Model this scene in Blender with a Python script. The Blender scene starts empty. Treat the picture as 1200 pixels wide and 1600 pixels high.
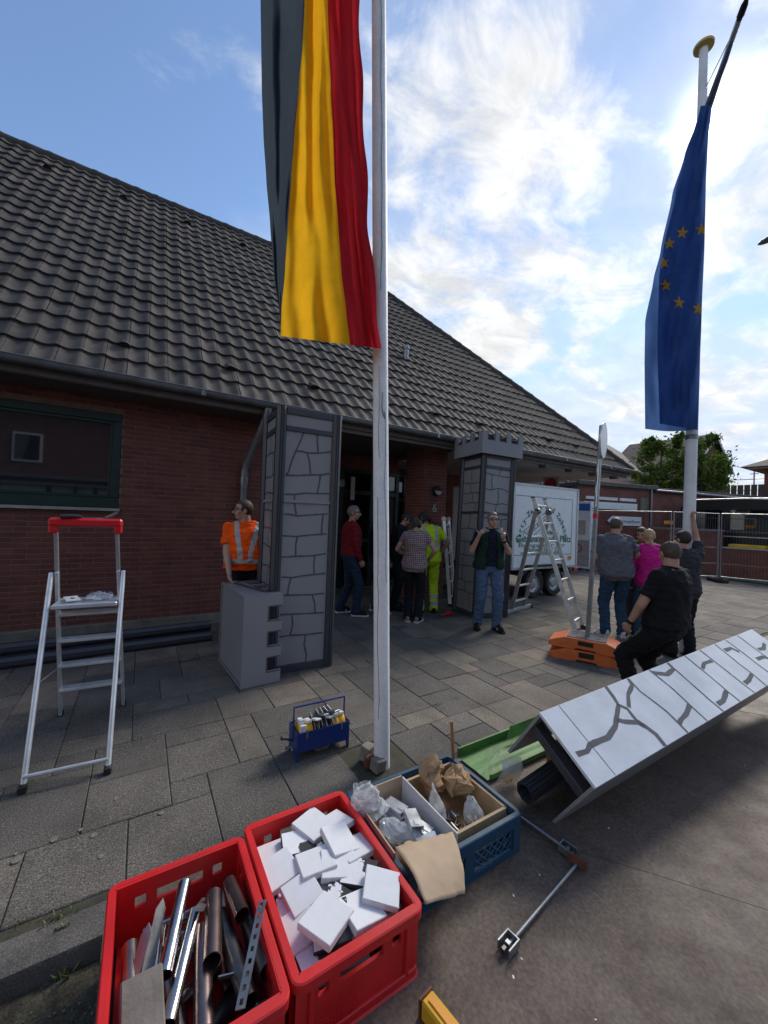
import bpy, bmesh, math, random
from mathutils import Vector, Matrix, Euler, noise
random.seed(7)
R_=math.radians
S=bpy.context.scene
COL=S.collection
# ------------------------------------------------------------ camera
CAMZ=1.63
cam=bpy.data.cameras.new('camera'); co=bpy.data.objects.new('camera',cam); COL.objects.link(co); S.camera=co
_y,_p,_r=R_(32),R_(0.6),R_(2.2)
FWD=Vector((math.sin(_y)*math.cos(_p),math.cos(_y)*math.cos(_p),math.sin(_p)))
RGT=Vector((math.cos(_y),-math.sin(_y),0)); UPV=RGT.cross(FWD)
RG2=math.cos(_r)*RGT+math.sin(_r)*UPV; UP2=-math.sin(_r)*RGT+math.cos(_r)*UPV
M=Matrix((RG2,UP2,-FWD)).transposed().to_4x4(); M.translation=(0,0,CAMZ); co.matrix_world=M
cam.sensor_fit='VERTICAL'; cam.sensor_height=36; cam.sensor_width=27; cam.lens=605/1600*36
cam.clip_start=.05; cam.clip_end=3000
# ------------------------------------------------------------ light
SUN=Vector((.73,.24,.64)).normalized()
W=bpy.data.worlds.new('World'); S.world=W; W.use_nodes=True
def build_world():
    nt=W.node_tree; N=nt.nodes; L=nt.links; N.clear()
    def nd(t,**k):
        n=N.new(t)
        for a,b in k.items(): setattr(n,a,b)
        return n
    def val(v):
        n=nd('ShaderNodeValue'); n.outputs[0].default_value=v; return n.outputs[0]
    def m(op,a,b=None,c=None,clamp=False):
        n=nd('ShaderNodeMath',operation=op,use_clamp=clamp)
        for i,x in enumerate((a,b,c)):
            if x is None: continue
            if isinstance(x,(int,float)): n.inputs[i].default_value=x
            else: L.new(x,n.inputs[i])
        return n.outputs[0]
    def ramp(x,a,b,c=0.,d=1.,smooth=True):
        n=nd('ShaderNodeMapRange',interpolation_type='SMOOTHSTEP' if smooth else 'LINEAR',clamp=True)
        L.new(x,n.inputs[0]); n.inputs[1].default_value=a; n.inputs[2].default_value=b; n.inputs[3].default_value=c; n.inputs[4].default_value=d
        return n.outputs[0]
    tc=nd('ShaderNodeTexCoord'); g=tc.outputs['Generated']
    sky=nd('ShaderNodeTexSky',sky_type='NISHITA',sun_disc=False); sky.sun_elevation=math.asin(SUN.z); sky.sun_rotation=math.atan2(SUN.x,SUN.y)
    sky.air_density=1.0; sky.dust_density=.05; sky.ozone_density=2.2; sky.altitude=200
    sep=nd('ShaderNodeSeparateXYZ'); L.new(g,sep.inputs[0])
    z=m('ADD',m('MAXIMUM',sep.outputs[2],0.),.16)
    cmb=nd('ShaderNodeCombineXYZ'); L.new(m('DIVIDE',sep.outputs[0],z),cmb.inputs[0]); L.new(m('DIVIDE',sep.outputs[1],z),cmb.inputs[1]); cmb.inputs[2].default_value=3.7
    dn=nd('ShaderNodeVectorMath',operation='DOT_PRODUCT'); L.new(g,dn.inputs[0]); dn.inputs[1].default_value=SUN; dot=dn.outputs['Value']
    def noi(sc,det,ro,dist,lac=2.0,off=0.):
        mp=nd('ShaderNodeMapping'); L.new(cmb.outputs[0],mp.inputs[0]); mp.inputs['Location'].default_value=(off,off*.7,off); mp.inputs['Rotation'].default_value=(0,0,.5); mp.inputs['Scale'].default_value=(1.0,1.35,1.0)
        n=nd('ShaderNodeTexNoise'); L.new(mp.outputs[0],n.inputs['Vector']); n.inputs['Scale'].default_value=sc; n.inputs['Detail'].default_value=det; n.inputs['Roughness'].default_value=ro; n.inputs['Distortion'].default_value=dist; n.inputs['Lacunarity'].default_value=lac
        return n.outputs['Fac']
    n1=noi(1.5,9,.6,.35,off=1.3); n2=noi(5.,8,.62,.5,off=5.1); n3=noi(.9,4,.55,.3,off=2.2)
    bias=m('ADD',ramp(dot,.45,.93,-.16,.10),ramp(dot,.05,-.45,0.,.34))  # second ramp adds unseen cloud behind the camera for whiter fill light
    d1=m('ADD',m('ADD',m('MULTIPLY',n1,.75),m('MULTIPLY',n2,.25)),bias)
    thick=ramp(d1,.505,.68)                       # broken cloud
    veil=m('MULTIPLY',ramp(m('ADD',n3,bias),.38,.66),.45)   # thin high veil
    low=m('MULTIPLY',ramp(m('ADD',n2,m('MULTIPLY',n1,.35)),.66,.80),ramp(sep.outputs[2],.36,.10))   # small cumulus by the horizon
    mask=m('MAXIMUM',m('MAXIMUM',thick,veil),low,clamp=True)
    shade=ramp(n2,.32,.66,.74,1.0)
    lit=m('ADD',m('ADD',m('MULTIPLY',shade,.62),m('MULTIPLY',m('POWER',m('MAXIMUM',dot,0.),14.),.10)),m('MULTIPLY',m('POWER',m('MAXIMUM',dot,0.),1300.),4.0))
    ccol=nd('ShaderNodeMixRGB'); L.new(ramp(n1,.4,.7),ccol.inputs[0]); ccol.inputs[1].default_value=(.97,1.,1.05,1); ccol.inputs[2].default_value=(1.0,1.0,1.0,1)
    cl=nd('ShaderNodeVectorMath',operation='SCALE'); L.new(ccol.outputs[0],cl.inputs[0]); L.new(lit,cl.inputs['Scale'])
    b1=nd('ShaderNodeBackground'); mn=nd('ShaderNodeVectorMath',operation='MINIMUM'); L.new(sky.outputs[0],mn.inputs[0]); mn.inputs[1].default_value=(3.3,4.1,5.4); L.new(mn.outputs[0],b1.inputs[0]); b1.inputs[1].default_value=SKY_STRENGTH
    b2=nd('ShaderNodeBackground'); L.new(cl.outputs[0],b2.inputs[0]); b2.inputs[1].default_value=CLOUD_STRENGTH
    mx=nd('ShaderNodeMixShader'); L.new(mask,mx.inputs[0]); L.new(b1.outputs[0],mx.inputs[1]); L.new(b2.outputs[0],mx.inputs[2])
    out=nd('ShaderNodeOutputWorld'); L.new(mx.outputs[0],out.inputs[0])
SKY_STRENGTH=.092; CLOUD_STRENGTH=.72
build_world()
sl=bpy.data.lights.new('sun','SUN'); sl.energy=1.5; sl.angle=R_(20); sl.color=(1,.93,.82)
so=bpy.data.objects.new('sun',sl); COL.objects.link(so); so.rotation_euler=SUN.to_track_quat('Z','Y').to_euler()
S.view_settings.view_transform='Standard'; S.view_settings.look='None'; S.view_settings.exposure=1.18; S.view_settings.gamma=1
S.view_settings.use_curve_mapping=False
# ------------------------------------------------------------ materials
def mk(name,col,rough=.6,metal=0.,var=.15,scale=6.,bump=0.,bscale=60.,col2=None,dirt=0.,dirtcol=(.05,.045,.04),spec=.5,fine=0.,fscale=250.,coat=0.,world=False,roughvar=0.,speck=0.):
    m=bpy.data.materials.new(name); m.use_nodes=True; nt=m.node_tree; N=nt.nodes; L=nt.links
    b=N['Principled BSDF']; b.inputs['Roughness'].default_value=rough; b.inputs['Metallic'].default_value=metal; b.inputs['Specular IOR Level'].default_value=spec
    if coat: b.inputs['Coat Weight'].default_value=coat; b.inputs['Coat Roughness'].default_value=.15
    if world:
        tc=N.new('ShaderNodeNewGeometry'); vec=tc.outputs['Position']
    else:
        tc=N.new('ShaderNodeTexCoord'); vec=tc.outputs['Object']
    def noi(sc,det=4,ro=.6):
        n=N.new('ShaderNodeTexNoise'); L.new(vec,n.inputs['Vector']); n.inputs['Scale'].default_value=sc; n.inputs['Detail'].default_value=det; n.inputs['Roughness'].default_value=ro; return n.outputs['Fac']
    def mr(x,a,b,c,d):
        n=N.new('ShaderNodeMapRange'); L.new(x,n.inputs[0])
        for i,v in enumerate((a,b,c,d)): n.inputs[i+1].default_value=v
        return n.outputs[0]
    c1=tuple(max(0,x*(1-var)) for x in col); c2=col2 or tuple(x*(1+var) for x in col)
    mix=N.new('ShaderNodeMixRGB'); L.new(mr(noi(scale),.32,.68,0,1),mix.inputs[0]); mix.inputs[1].default_value=(*c1,1); mix.inputs[2].default_value=(*c2,1); cur=mix.outputs[0]
    if fine:
        n=N.new('ShaderNodeTexNoise'); L.new(vec,n.inputs['Vector']); n.inputs['Scale'].default_value=fscale; n.inputs['Detail'].default_value=2
        f=mr(n.outputs['Fac'],.3,.7,1-fine,1+fine)
        mu=N.new('ShaderNodeVectorMath'); mu.operation='SCALE'; L.new(cur,mu.inputs[0]); L.new(f,mu.inputs['Scale']); cur=mu.outputs[0]
    if speck:
        n=N.new('ShaderNodeTexNoise'); L.new(vec,n.inputs['Vector']); n.inputs['Scale'].default_value=150; n.inputs['Detail'].default_value=1
        mx=N.new('ShaderNodeMixRGB'); L.new(mr(n.outputs['Fac'],.60,.70,0,speck),mx.inputs[0]); L.new(cur,mx.inputs[1]); mx.inputs[2].default_value=(.30,.275,.245,1); cur=mx.outputs[0]
    if dirt:
        mx=N.new('ShaderNodeMixRGB'); L.new(mr(noi(scale*.45+1.7,8,.68),.5,.72,0,dirt),mx.inputs[0]); L.new(cur,mx.inputs[1]); mx.inputs[2].default_value=(*dirtcol,1); cur=mx.outputs[0]
    L.new(cur,b.inputs['Base Color'])
    if roughvar:
        L.new(mr(noi(scale*1.7,6),.3,.7,max(.02,rough-roughvar),min(1,rough+roughvar)),b.inputs['Roughness'])
    if bump:
        bp=N.new('ShaderNodeBump'); bp.inputs['Strength'].default_value=1.; bp.inputs['Distance'].default_value=bump; L.new(noi(bscale,6,.65),bp.inputs['Height']); L.new(bp.outputs[0],b.inputs['Normal'])
    return m
def cloth_mat(name,col,trans=.35,rough=.8,wv=900):
    m=bpy.data.materials.new(name); m.use_nodes=True; nt=m.node_tree; N=nt.nodes; L=nt.links; N.clear()
    tc=N.new('ShaderNodeTexCoord'); n=N.new('ShaderNodeTexNoise'); L.new(tc.outputs['Object'],n.inputs['Vector']); n.inputs['Scale'].default_value=14; n.inputs['Detail'].default_value=5
    mr=N.new('ShaderNodeMapRange'); L.new(n.outputs['Fac'],mr.inputs[0]); mr.inputs[3].default_value=.82; mr.inputs[4].default_value=1.12
    sc=N.new('ShaderNodeVectorMath'); sc.operation='SCALE'; sc.inputs[0].default_value=col; L.new(mr.outputs[0],sc.inputs['Scale'])
    bp=N.new('ShaderNodeBump'); bp.inputs['Distance'].default_value=.002; L.new(n.outputs['Fac'],bp.inputs['Height'])
    d=N.new('ShaderNodeBsdfDiffuse'); t=N.new('ShaderNodeBsdfTranslucent'); L.new(sc.outputs[0],d.inputs[0]); L.new(sc.outputs[0],t.inputs[0]); L.new(bp.outputs[0],d.inputs['Normal'])
    x=N.new('ShaderNodeMixShader'); x.inputs[0].default_value=trans; L.new(d.outputs[0],x.inputs[1]); L.new(t.outputs[0],x.inputs[2])
    o=N.new('ShaderNodeOutputMaterial'); L.new(x.outputs[0],o.inputs[0]); return m
def film_mat(name,col=(.9,.92,.93),clear=.7,rough=.12):
    m=bpy.data.materials.new(name); m.use_nodes=True; nt=m.node_tree; N=nt.nodes; L=nt.links; N.clear()
    a=N.new('ShaderNodeBsdfTransparent'); a.inputs[0].default_value=(.95,.96,.97,1); p=N.new('ShaderNodeBsdfPrincipled'); p.inputs['Base Color'].default_value=(*col,1); p.inputs['Roughness'].default_value=rough; p.inputs['Specular IOR Level'].default_value=.8
    x=N.new('ShaderNodeMixShader'); x.inputs[0].default_value=1-clear; L.new(a.outputs[0],x.inputs[1]); L.new(p.outputs[0],x.inputs[2])
    o=N.new('ShaderNodeOutputMaterial'); L.new(x.outputs[0],o.inputs[0]); return m
def glass_mat(name,tint=(.02,.025,.03),rough=.02):
    m=bpy.data.materials.new(name); m.use_nodes=True; b=m.node_tree.nodes['Principled BSDF']; b.inputs['Base Color'].default_value=(*tint,1); b.inputs['Roughness'].default_value=rough; b.inputs['Specular IOR Level'].default_value=.9; return m
MT={}
def mat(k): return MT[k]
# ------------------------------------------------------------ mesh helpers
class MB:
    def __init__(s): s.bm=bmesh.new(); s.mi=0
    def _fin(s,fs):
        for f in fs: f.material_index=s.mi
    def box(s,c,d,rot=None,bev=0.,seg=1):
        """box centre c, size d, rot = Matrix 3x3 / euler tuple / z angle"""
        if rot is None: Rm=Matrix.Identity(3)
        elif isinstance(rot,(int,float)): Rm=Matrix.Rotation(rot,3,'Z')
        elif isinstance(rot,Matrix): Rm=rot
        else: Rm=Euler(rot).to_matrix()
        mt=Matrix.Translation(Vector(c))@Rm.to_4x4()@Matrix.Diagonal((*d,1))
        r=bmesh.ops.create_cube(s.bm,size=1,matrix=mt); vs=r['verts']
        fs=list({f for v in vs for f in v.link_faces})
        s._fin(fs)
        if bev:
            es=list({e for v in vs for e in v.link_edges})
            r2=bmesh.ops.bevel(s.bm,geom=es,offset=bev,segments=seg,affect='EDGES',profile=.5)
            s._fin(r2['faces'])
        return s
    def bar(s,a,b,w,h=None,up=(0,0,1),bev=0.):
        a=Vector(a); b=Vector(b); d=b-a; l=d.length; d.normalize(); u=Vector(up)
        if abs(d.dot(u))>.99: u=Vector((1,0,0))
        x=d.cross(u).normalized(); u=x.cross(d)
        return s.box((a+b)/2,(w,l,h or w),Matrix((x,d,u)).transposed(),bev)
    def quad(s,*p):
        f=s.bm.faces.new([s.bm.verts.new(q) for q in p]); s._fin([f]); return s
    def ring(s,c,x,y,rx,ry,n):
        return [s.bm.verts.new(Vector(c)+x*(rx*math.cos(2*math.pi*i/n))+y*(ry*math.sin(2*math.pi*i/n))) for i in range(n)]
    def skin(s,rings,cap=True,close=True):
        fs=[]; n=len(rings[0])
        for a,b in zip(rings,rings[1:]):
            for i in range(n if close else n-1):
                j=(i+1)%n; fs.append(s.bm.faces.new((a[i],a[j],b[j],b[i])))
        if cap:
            fs.append(s.bm.faces.new(rings[0][::-1])); fs.append(s.bm.faces.new(rings[-1]))
        s._fin(fs); return s
    def tube(s,pts,r,n=8,cap=True,sq=None):
        pts=[Vector(p) for p in pts]; k=len(pts); rs=r if isinstance(r,(list,tuple)) else [r]*k
        rings=[]; px=None
        for i,p in enumerate(pts):
            d=(pts[min(i+1,k-1)]-pts[max(i-1,0)]).normalized()
            if px is None:
                u=Vector((0,0,1)) if abs(d.z)<.9 else Vector((1,0,0)); x=d.cross(u).normalized()
            else:
                x=(px-d*px.dot(d)).normalized()
            y=d.cross(x); px=x; rings.append(s.ring(p,x,y,rs[i],rs[i]*(sq or 1),n))
        return s.skin(rings,cap)
    def pipe(s,a,b,ro,ri,n=16):
        a=Vector(a); b=Vector(b); d=(b-a).normalized(); u=Vector((0,0,1)) if abs(d.z)<.9 else Vector((1,0,0)); x=d.cross(u).normalized(); y=d.cross(x)
        o0=s.ring(a,x,y,ro,ro,n); o1=s.ring(b,x,y,ro,ro,n); i0=s.ring(a,x,y,ri,ri,n); i1=s.ring(b,x,y,ri,ri,n); fs=[]
        for i in range(n):
            j=(i+1)%n
            for q in ((o0[i],o0[j],o1[j],o1[i]),(i0[j],i0[i],i1[i],i1[j]),(o0[j],o0[i],i0[i],i0[j]),(o1[i],o1[j],i1[j],i1[i])): fs.append(s.bm.faces.new(q))
        s._fin(fs); return s
    def lathe(s,prof,c=(0,0,0),ax=(0,0,1),n=20,cap=True):
        ax=Vector(ax).normalized(); u=Vector((0,0,1)) if abs(ax.z)<.9 else Vector((1,0,0)); x=ax.cross(u).normalized(); y=ax.cross(x)
        return s.skin([s.ring(Vector(c)+ax*h,x,y,max(r,1e-4),max(r,1e-4),n) for r,h in prof],cap)
    def ell(s,c,r,rot=None,u=16,v=10):
        Rm=Matrix.Identity(3) if rot is None else (rot if isinstance(rot,Matrix) else Euler(rot).to_matrix())
        mt=Matrix.Translation(Vector(c))@Rm.to_4x4()@Matrix.Diagonal((*r,1))
        q=bmesh.ops.create_uvsphere(s.bm,u_segments=u,v_segments=v,radius=1,matrix=mt)
        s._fin(list({f for w in q['verts'] for f in w.link_faces})); return s
    def caps(s,a,b,ra,rb,n=10):
        """capsule with tapering radius"""
        a=Vector(a); b=Vector(b); d=b-a; l=max(d.length,1e-5); d/=l
        u=Vector((0,0,1)) if abs(d.z)<.9 else Vector((1,0,0)); x=d.cross(u).normalized(); y=d.cross(x); rings=[]
        for k in (-85,-55,-25,0): rings.append(s.ring(a+d*ra*math.sin(R_(k)),x,y,ra*math.cos(R_(k)),ra*math.cos(R_(k)),n))
        for k in (0,25,55,85): rings.append(s.ring(b+d*rb*math.sin(R_(k)),x,y,rb*math.cos(R_(k)),rb*math.cos(R_(k)),n))
        return s.skin(rings)
    def prism(s,poly,o,x,y,th,bothz=False):
        """polygon (2D) in plane o,x,y extruded th along x cross y"""
        o=Vector(o); x=Vector(x); y=Vector(y); nz=x.cross(y).normalized()
        a=[s.bm.verts.new(o+x*p[0]+y*p[1]) for p in poly]; b=[s.bm.verts.new(o+x*p[0]+y*p[1]+nz*th) for p in poly]; k=len(poly)
        fs=[s.bm.faces.new(a[::-1]),s.bm.faces.new(b)]
        for i in range(k):
            j=(i+1)%k; fs.append(s.bm.faces.new((a[i],a[j],b[j],b[i])))
        s._fin(fs); return s
    def ribbon(s,pts,w,o,x,y,lift):
        """flat painted line following 2D pts on plane o,x,y"""
        o=Vector(o); x=Vector(x); y=Vector(y); nz=x.cross(y).normalized()*lift
        P=[Vector((p[0],p[1])) for p in pts]; Q=[]
        for i in range(len(P)-1):
            k=max(1,int((P[i+1]-P[i]).length/.03))
            for j in range(k): Q.append(P[i].lerp(P[i+1],j/k))
        Q.append(P[-1]); va=[];vb=[]
        for i,p in enumerate(Q):
            d=(Q[min(i+1,len(Q)-1)]-Q[max(i-1,0)]); d.normalize(); nn=Vector((-d.y,d.x)); ww=w*(1+.35*noise.noise(Vector((p.x*17,p.y*17,w*90))))/2
            for sg,l in ((1,va),(-1,vb)):
                q=p+nn*ww*sg; l.append(s.bm.verts.new(o+x*q.x+y*q.y+nz))
        for i in range(len(Q)-1): s._fin([s.bm.faces.new((vb[i],vb[i+1],va[i+1],va[i]))])
        return s
    def grid(s,f,nu,nv,flip=False):
        V=[[s.bm.verts.new(f(i/nu,j/nv)) for j in range(nv+1)] for i in range(nu+1)]; fs=[]
        for i in range(nu):
            for j in range(nv):
                q=(V[i][j],V[i+1][j],V[i+1][j+1],V[i][j+1]); fs.append(s.bm.faces.new(q[::-1] if flip else q))
        s._fin(fs); return s
    def mesh(s,name='m',mats=(),smooth=False):
        me=bpy.data.meshes.new(name); bmesh.ops.recalc_face_normals(s.bm,faces=s.bm.faces) if not getattr(s,'norecalc',0) else None
        s.bm.to_mesh(me); s.bm.free()
        for x in (mats if isinstance(mats,(list,tuple)) else [mats]): me.materials.append(MT[x] if isinstance(x,str) else x)
        if smooth:
            for p in me.polygons: p.use_smooth=True
            if smooth!='all':
                me.set_sharp_from_angle(angle=R_(38))
        return me
    def build(s,name,mats,parent=None,smooth=False,**tg):
        return link(name,s.mesh(name,mats,smooth),parent,**tg)
def link(name,me,parent=None,loc=None,rot=None,label=None,cat=None,group=None,kind=None):
    o=bpy.data.objects.new(name,me); COL.objects.link(o)
    if parent is not None: o.parent=parent
    if loc is not None: o.location=loc
    if rot is not None: o.rotation_euler=rot
    tag(o,label,cat,group,kind); return o
def tag(o,label=None,cat=None,group=None,kind=None):
    if label: o['label']=label
    if cat: o['category']=cat
    if group: o['group']=group
    if kind: o['kind']=kind
    return o
def thing(name,label,cat,loc=(0,0,0),rotz=0.,group=None):
    o=bpy.data.objects.new(name,None); COL.objects.link(o); o.location=loc; o.rotation_euler=(0,0,rotz) if isinstance(rotz,(int,float)) else rotz
    o.empty_display_size=.1
    return tag(o,label,cat,group)
def text_mesh(txt,size,name='lettering',extrude=.0006,font_bold=False,curve=None):
    c=bpy.data.curves.new(name,'FONT'); c.body=txt; c.size=size; c.extrude=extrude; c.align_x='LEFT'; c.resolution_u=3
    if font_bold: c.offset=size*.018
    o=bpy.data.objects.new(name,c); COL.objects.link(o); dg=bpy.context.evaluated_depsgraph_get(); me=bpy.data.meshes.new_from_object(o.evaluated_get(dg)); bpy.data.objects.remove(o); return me
def lettering(txt,size,parent,o,x,y,mt,bold=False,align='L',name='lettering',width=None):
    me=text_mesh(txt,size,name,font_bold=bold); xs=[v.co.x for v in me.vertices]; w=(max(xs)-min(xs)) if xs else 0; x0=min(xs) if xs else 0
    sx=(width/w) if width and w else 1; off={'L':0,'C':-w*sx/2,'R':-w*sx}[align]
    o=Vector(o); x=Vector(x); y=Vector(y); n=x.cross(y)
    for v in me.vertices: p=v.co; v.co=o+x*((p.x-x0)*sx+off)+y*p.y+n*(p.z+.0015)
    me.materials.clear(); me.materials.append(MT[mt]); return link(name,me,parent)
def in_view(p,marg=40):
    v=Vector(p)-Vector((0,0,CAMZ)); d=v.dot(FWD)
    if d<.3: return False
    x=600+605*v.dot(RG2)/d; y=800-605*v.dot(UP2)/d
    return -marg<x<1200+marg and -marg<y<1600+marg
# ------------------------------------------------------------ material table
def M_(k,*a,**kw): MT[k]=mk(k,*a,**kw)
M_('asphalt',(.045,.044,.043),.9,var=.25,scale=3,bump=.004,bscale=220,fine=.35,fscale=300)
M_('joint_dirt',(.058,.053,.044),.95,var=.4,scale=9,bump=.004,bscale=90,col2=(.06,.058,.035))
for i,(c,c2) in enumerate((((.112,.096,.080),(.145,.126,.105)),((.074,.066,.058),(.10,.09,.08)),((.155,.122,.098),(.19,.155,.126)),((.145,.122,.094),(.18,.155,.12)),((.092,.081,.070),(.12,.107,.093)))):
    M_('slab%d'%i,c,.88,var=.2,scale=2.3,bump=.0025,bscale=260,col2=c2,fine=.6,fscale=130,dirt=.6,speck=.75,dirtcol=(.045,.04,.036),world=True)
M_('kerb',(.12,.11,.10),.9,var=.25,scale=4,bump=.004,bscale=180,fine=.5,fscale=190,dirt=.5,world=True)
M_('earth',(.055,.045,.032),.95,var=.5,scale=14,bump=.012,bscale=60,fine=.4,fscale=120,col2=(.085,.078,.05))
M_('weed',(.07,.12,.025),.7,var=.4,scale=30)
M_('drygrass',(.22,.18,.08),.8,var=.4,scale=30)
M_('deck',(.122,.086,.067),.62,var=.32,scale=3.1,bump=.003,bscale=46,fine=.28,fscale=70,dirt=.85,dirtcol=(.055,.043,.036),roughvar=.12,spec=.3,col2=(.17,.127,.102))
for i,c in enumerate(((.145,.045,.032),(.128,.039,.029),(.16,.052,.037),(.118,.038,.030))): M_('brick%d'%i,c,.85,var=.22,scale=5,bump=.002,bscale=120,fine=.25,fscale=160,world=True)
M_('mortar',(.19,.115,.09),.95,var=.2,scale=8,bump=.002,bscale=150)
M_('plinth',(.16,.145,.12),.9,var=.3,scale=5,bump=.003,bscale=70,dirt=.7,dirtcol=(.05,.045,.035),fine=.2)
for i,c in enumerate(((.085,.074,.066),(.062,.056,.051),(.105,.09,.079),(.073,.065,.06))): M_('tile%d'%i,c,.8,var=.25,scale=4,bump=.0015,bscale=90,fine=.18,fscale=150,dirt=.3,dirtcol=(.035,.03,.027),world=True,spec=.22)
M_('dark',(.012,.012,.013),.8,var=.2)
M_('zinc',(.22,.235,.25),.42,metal=.75,var=.2,scale=7,roughvar=.12,dirt=.3,dirtcol=(.08,.08,.08))
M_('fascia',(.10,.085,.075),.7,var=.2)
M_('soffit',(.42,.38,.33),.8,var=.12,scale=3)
M_('green_frame',(.006,.027,.020),.4,var=.15,scale=5)
MT['glass']=glass_mat('glass'); MT['glass_dark']=glass_mat('glass_dark',(.006,.007,.008),.04)
M_('sill',(.33,.32,.30),.6,var=.15,dirt=.3)
M_('white_paint',(.72,.73,.74),.5,var=.08,scale=4,dirt=.35,dirtcol=(.35,.34,.32))
M_('plaster_pink',(.52,.33,.27),.85,var=.1,bump=.002); M_('plaster_beige',(.45,.40,.33),.85,var=.12,bump=.002,dirt=.3,dirtcol=(.25,.22,.18))
M_('far_roof',(.06,.045,.04),.8,var=.25,scale=2); M_('brown_wood',(.06,.04,.03),.7,var=.3,scale=6)
M_('far_brick',(.17,.065,.05),.9,var=.25,scale=3)
# ------------------------------------------------------------ ground, road, pavement
MB().quad((-600,-600,-.1),(900,-600,-.1),(900,900,-.1),(-600,900,-.1)).build('road','asphalt',kind='structure')
pav=MB().box((70,101,-.0495),(240,198.1,.085)).build('pavement','joint_dirt',kind='structure')
kb=MB().box((70,1.90,-.12),(240,.10,.20)).build('kerb','joint_dirt',kind='structure')
def kerbs():
    ms=[]
    for k in range(3):
        b=MB(); b.box((0,0,0),(.992,.16,.20),bev=.018,seg=2)
        for v in b.bm.verts: v.co+=Vector((0,0,.003*noise.noise(v.co*9+Vector((k*7,0,0)))))
        ms.append(b.mesh('kerb_stone','kerb',True))
    for i in range(-4,12):
        link('kerb_stone',ms[i%3],kb,loc=(i+.83,1.875,-.096+.003*math.sin(i*2.1)))
kerbs()
E0=Vector((0,5.42,3.12)); RIDGE_Y,RIDGE_Z=10.58,8.80
def paving():
    rnd=random.Random(11); U=.2; occ={}; pieces=[]
    x0,x1,y0,y1=-20,85,10,62                # cell units
    shapes=[(2,2)]*6+[(2,1)]*4+[(3,2)]*3+[(1,2)]*1+[(2,3)]*2+[(1,1)]
    hole={(i,j) for i in (6,7) for j in (10,11)}
    def blocked(i,j):
        if (i,j) in occ or (i,j) in hole: return True
        if j*U>5.85 and i*U<11.0: return j*U>5.85 and i*U<1.5 or j*U>8.8
        return False
    for j in range(y0,y1):
        for i in range(x0,x1):
            if blocked(i,j): continue
            c=shapes[:]; rnd.shuffle(c)
            for (w,d) in c+[(1,1)]:
                if all(not blocked(i+a,j+b) and i+a<x1 and j+b<y1 for a in range(w) for b in range(d)):
                    for a in range(w):
                        for b in range(d): occ[(i+a,j+b)]=1
                    pieces.append((i*U,j*U,w*U,d*U)); break
    def dist(p): return math.hypot(p[0]+p[2]/2,p[1]+p[3]/2)
    vis=[p for p in pieces if in_view((p[0]+p[2]/2,p[1]+p[3]/2,0),60)]
    vis.sort(key=lambda p:dist(p)**3/(p[2]*p[3])); sel=set(vis[:300]); cache={}
    far=MB()
    for p in pieces:
        m=rnd.choices(range(5),(5,5,2.3,2.6,4) if not (p[0]<.9 and p[1]<2.7) else (2,6,0,0,4))[0]; w,d=p[2],p[3]; g=.0035
        if p in sel:
            key=(round(w,1),round(d,1),m)
            if key not in cache:
                b=MB(); b.box((0,0,-.02),(w-g,d-g,.04),bev=.0045); cache[key]=b.mesh('slab','slab%d'%m)
            link('slab',cache[key],pav,loc=(p[0]+w/2,p[1]+d/2,rnd.uniform(-.002,.002)),rot=(rnd.gauss(0,.003),rnd.gauss(0,.003),rnd.gauss(0,.004)))
        else:
            far.mi=m; z=rnd.uniform(-.003,.002); far.box((p[0]+w/2,p[1]+d/2,-.02+z),(w-g,d-g,.04))
    far.build('slab',['slab%d'%i for i in range(5)],pav,kind='stuff')
paving()
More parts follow.
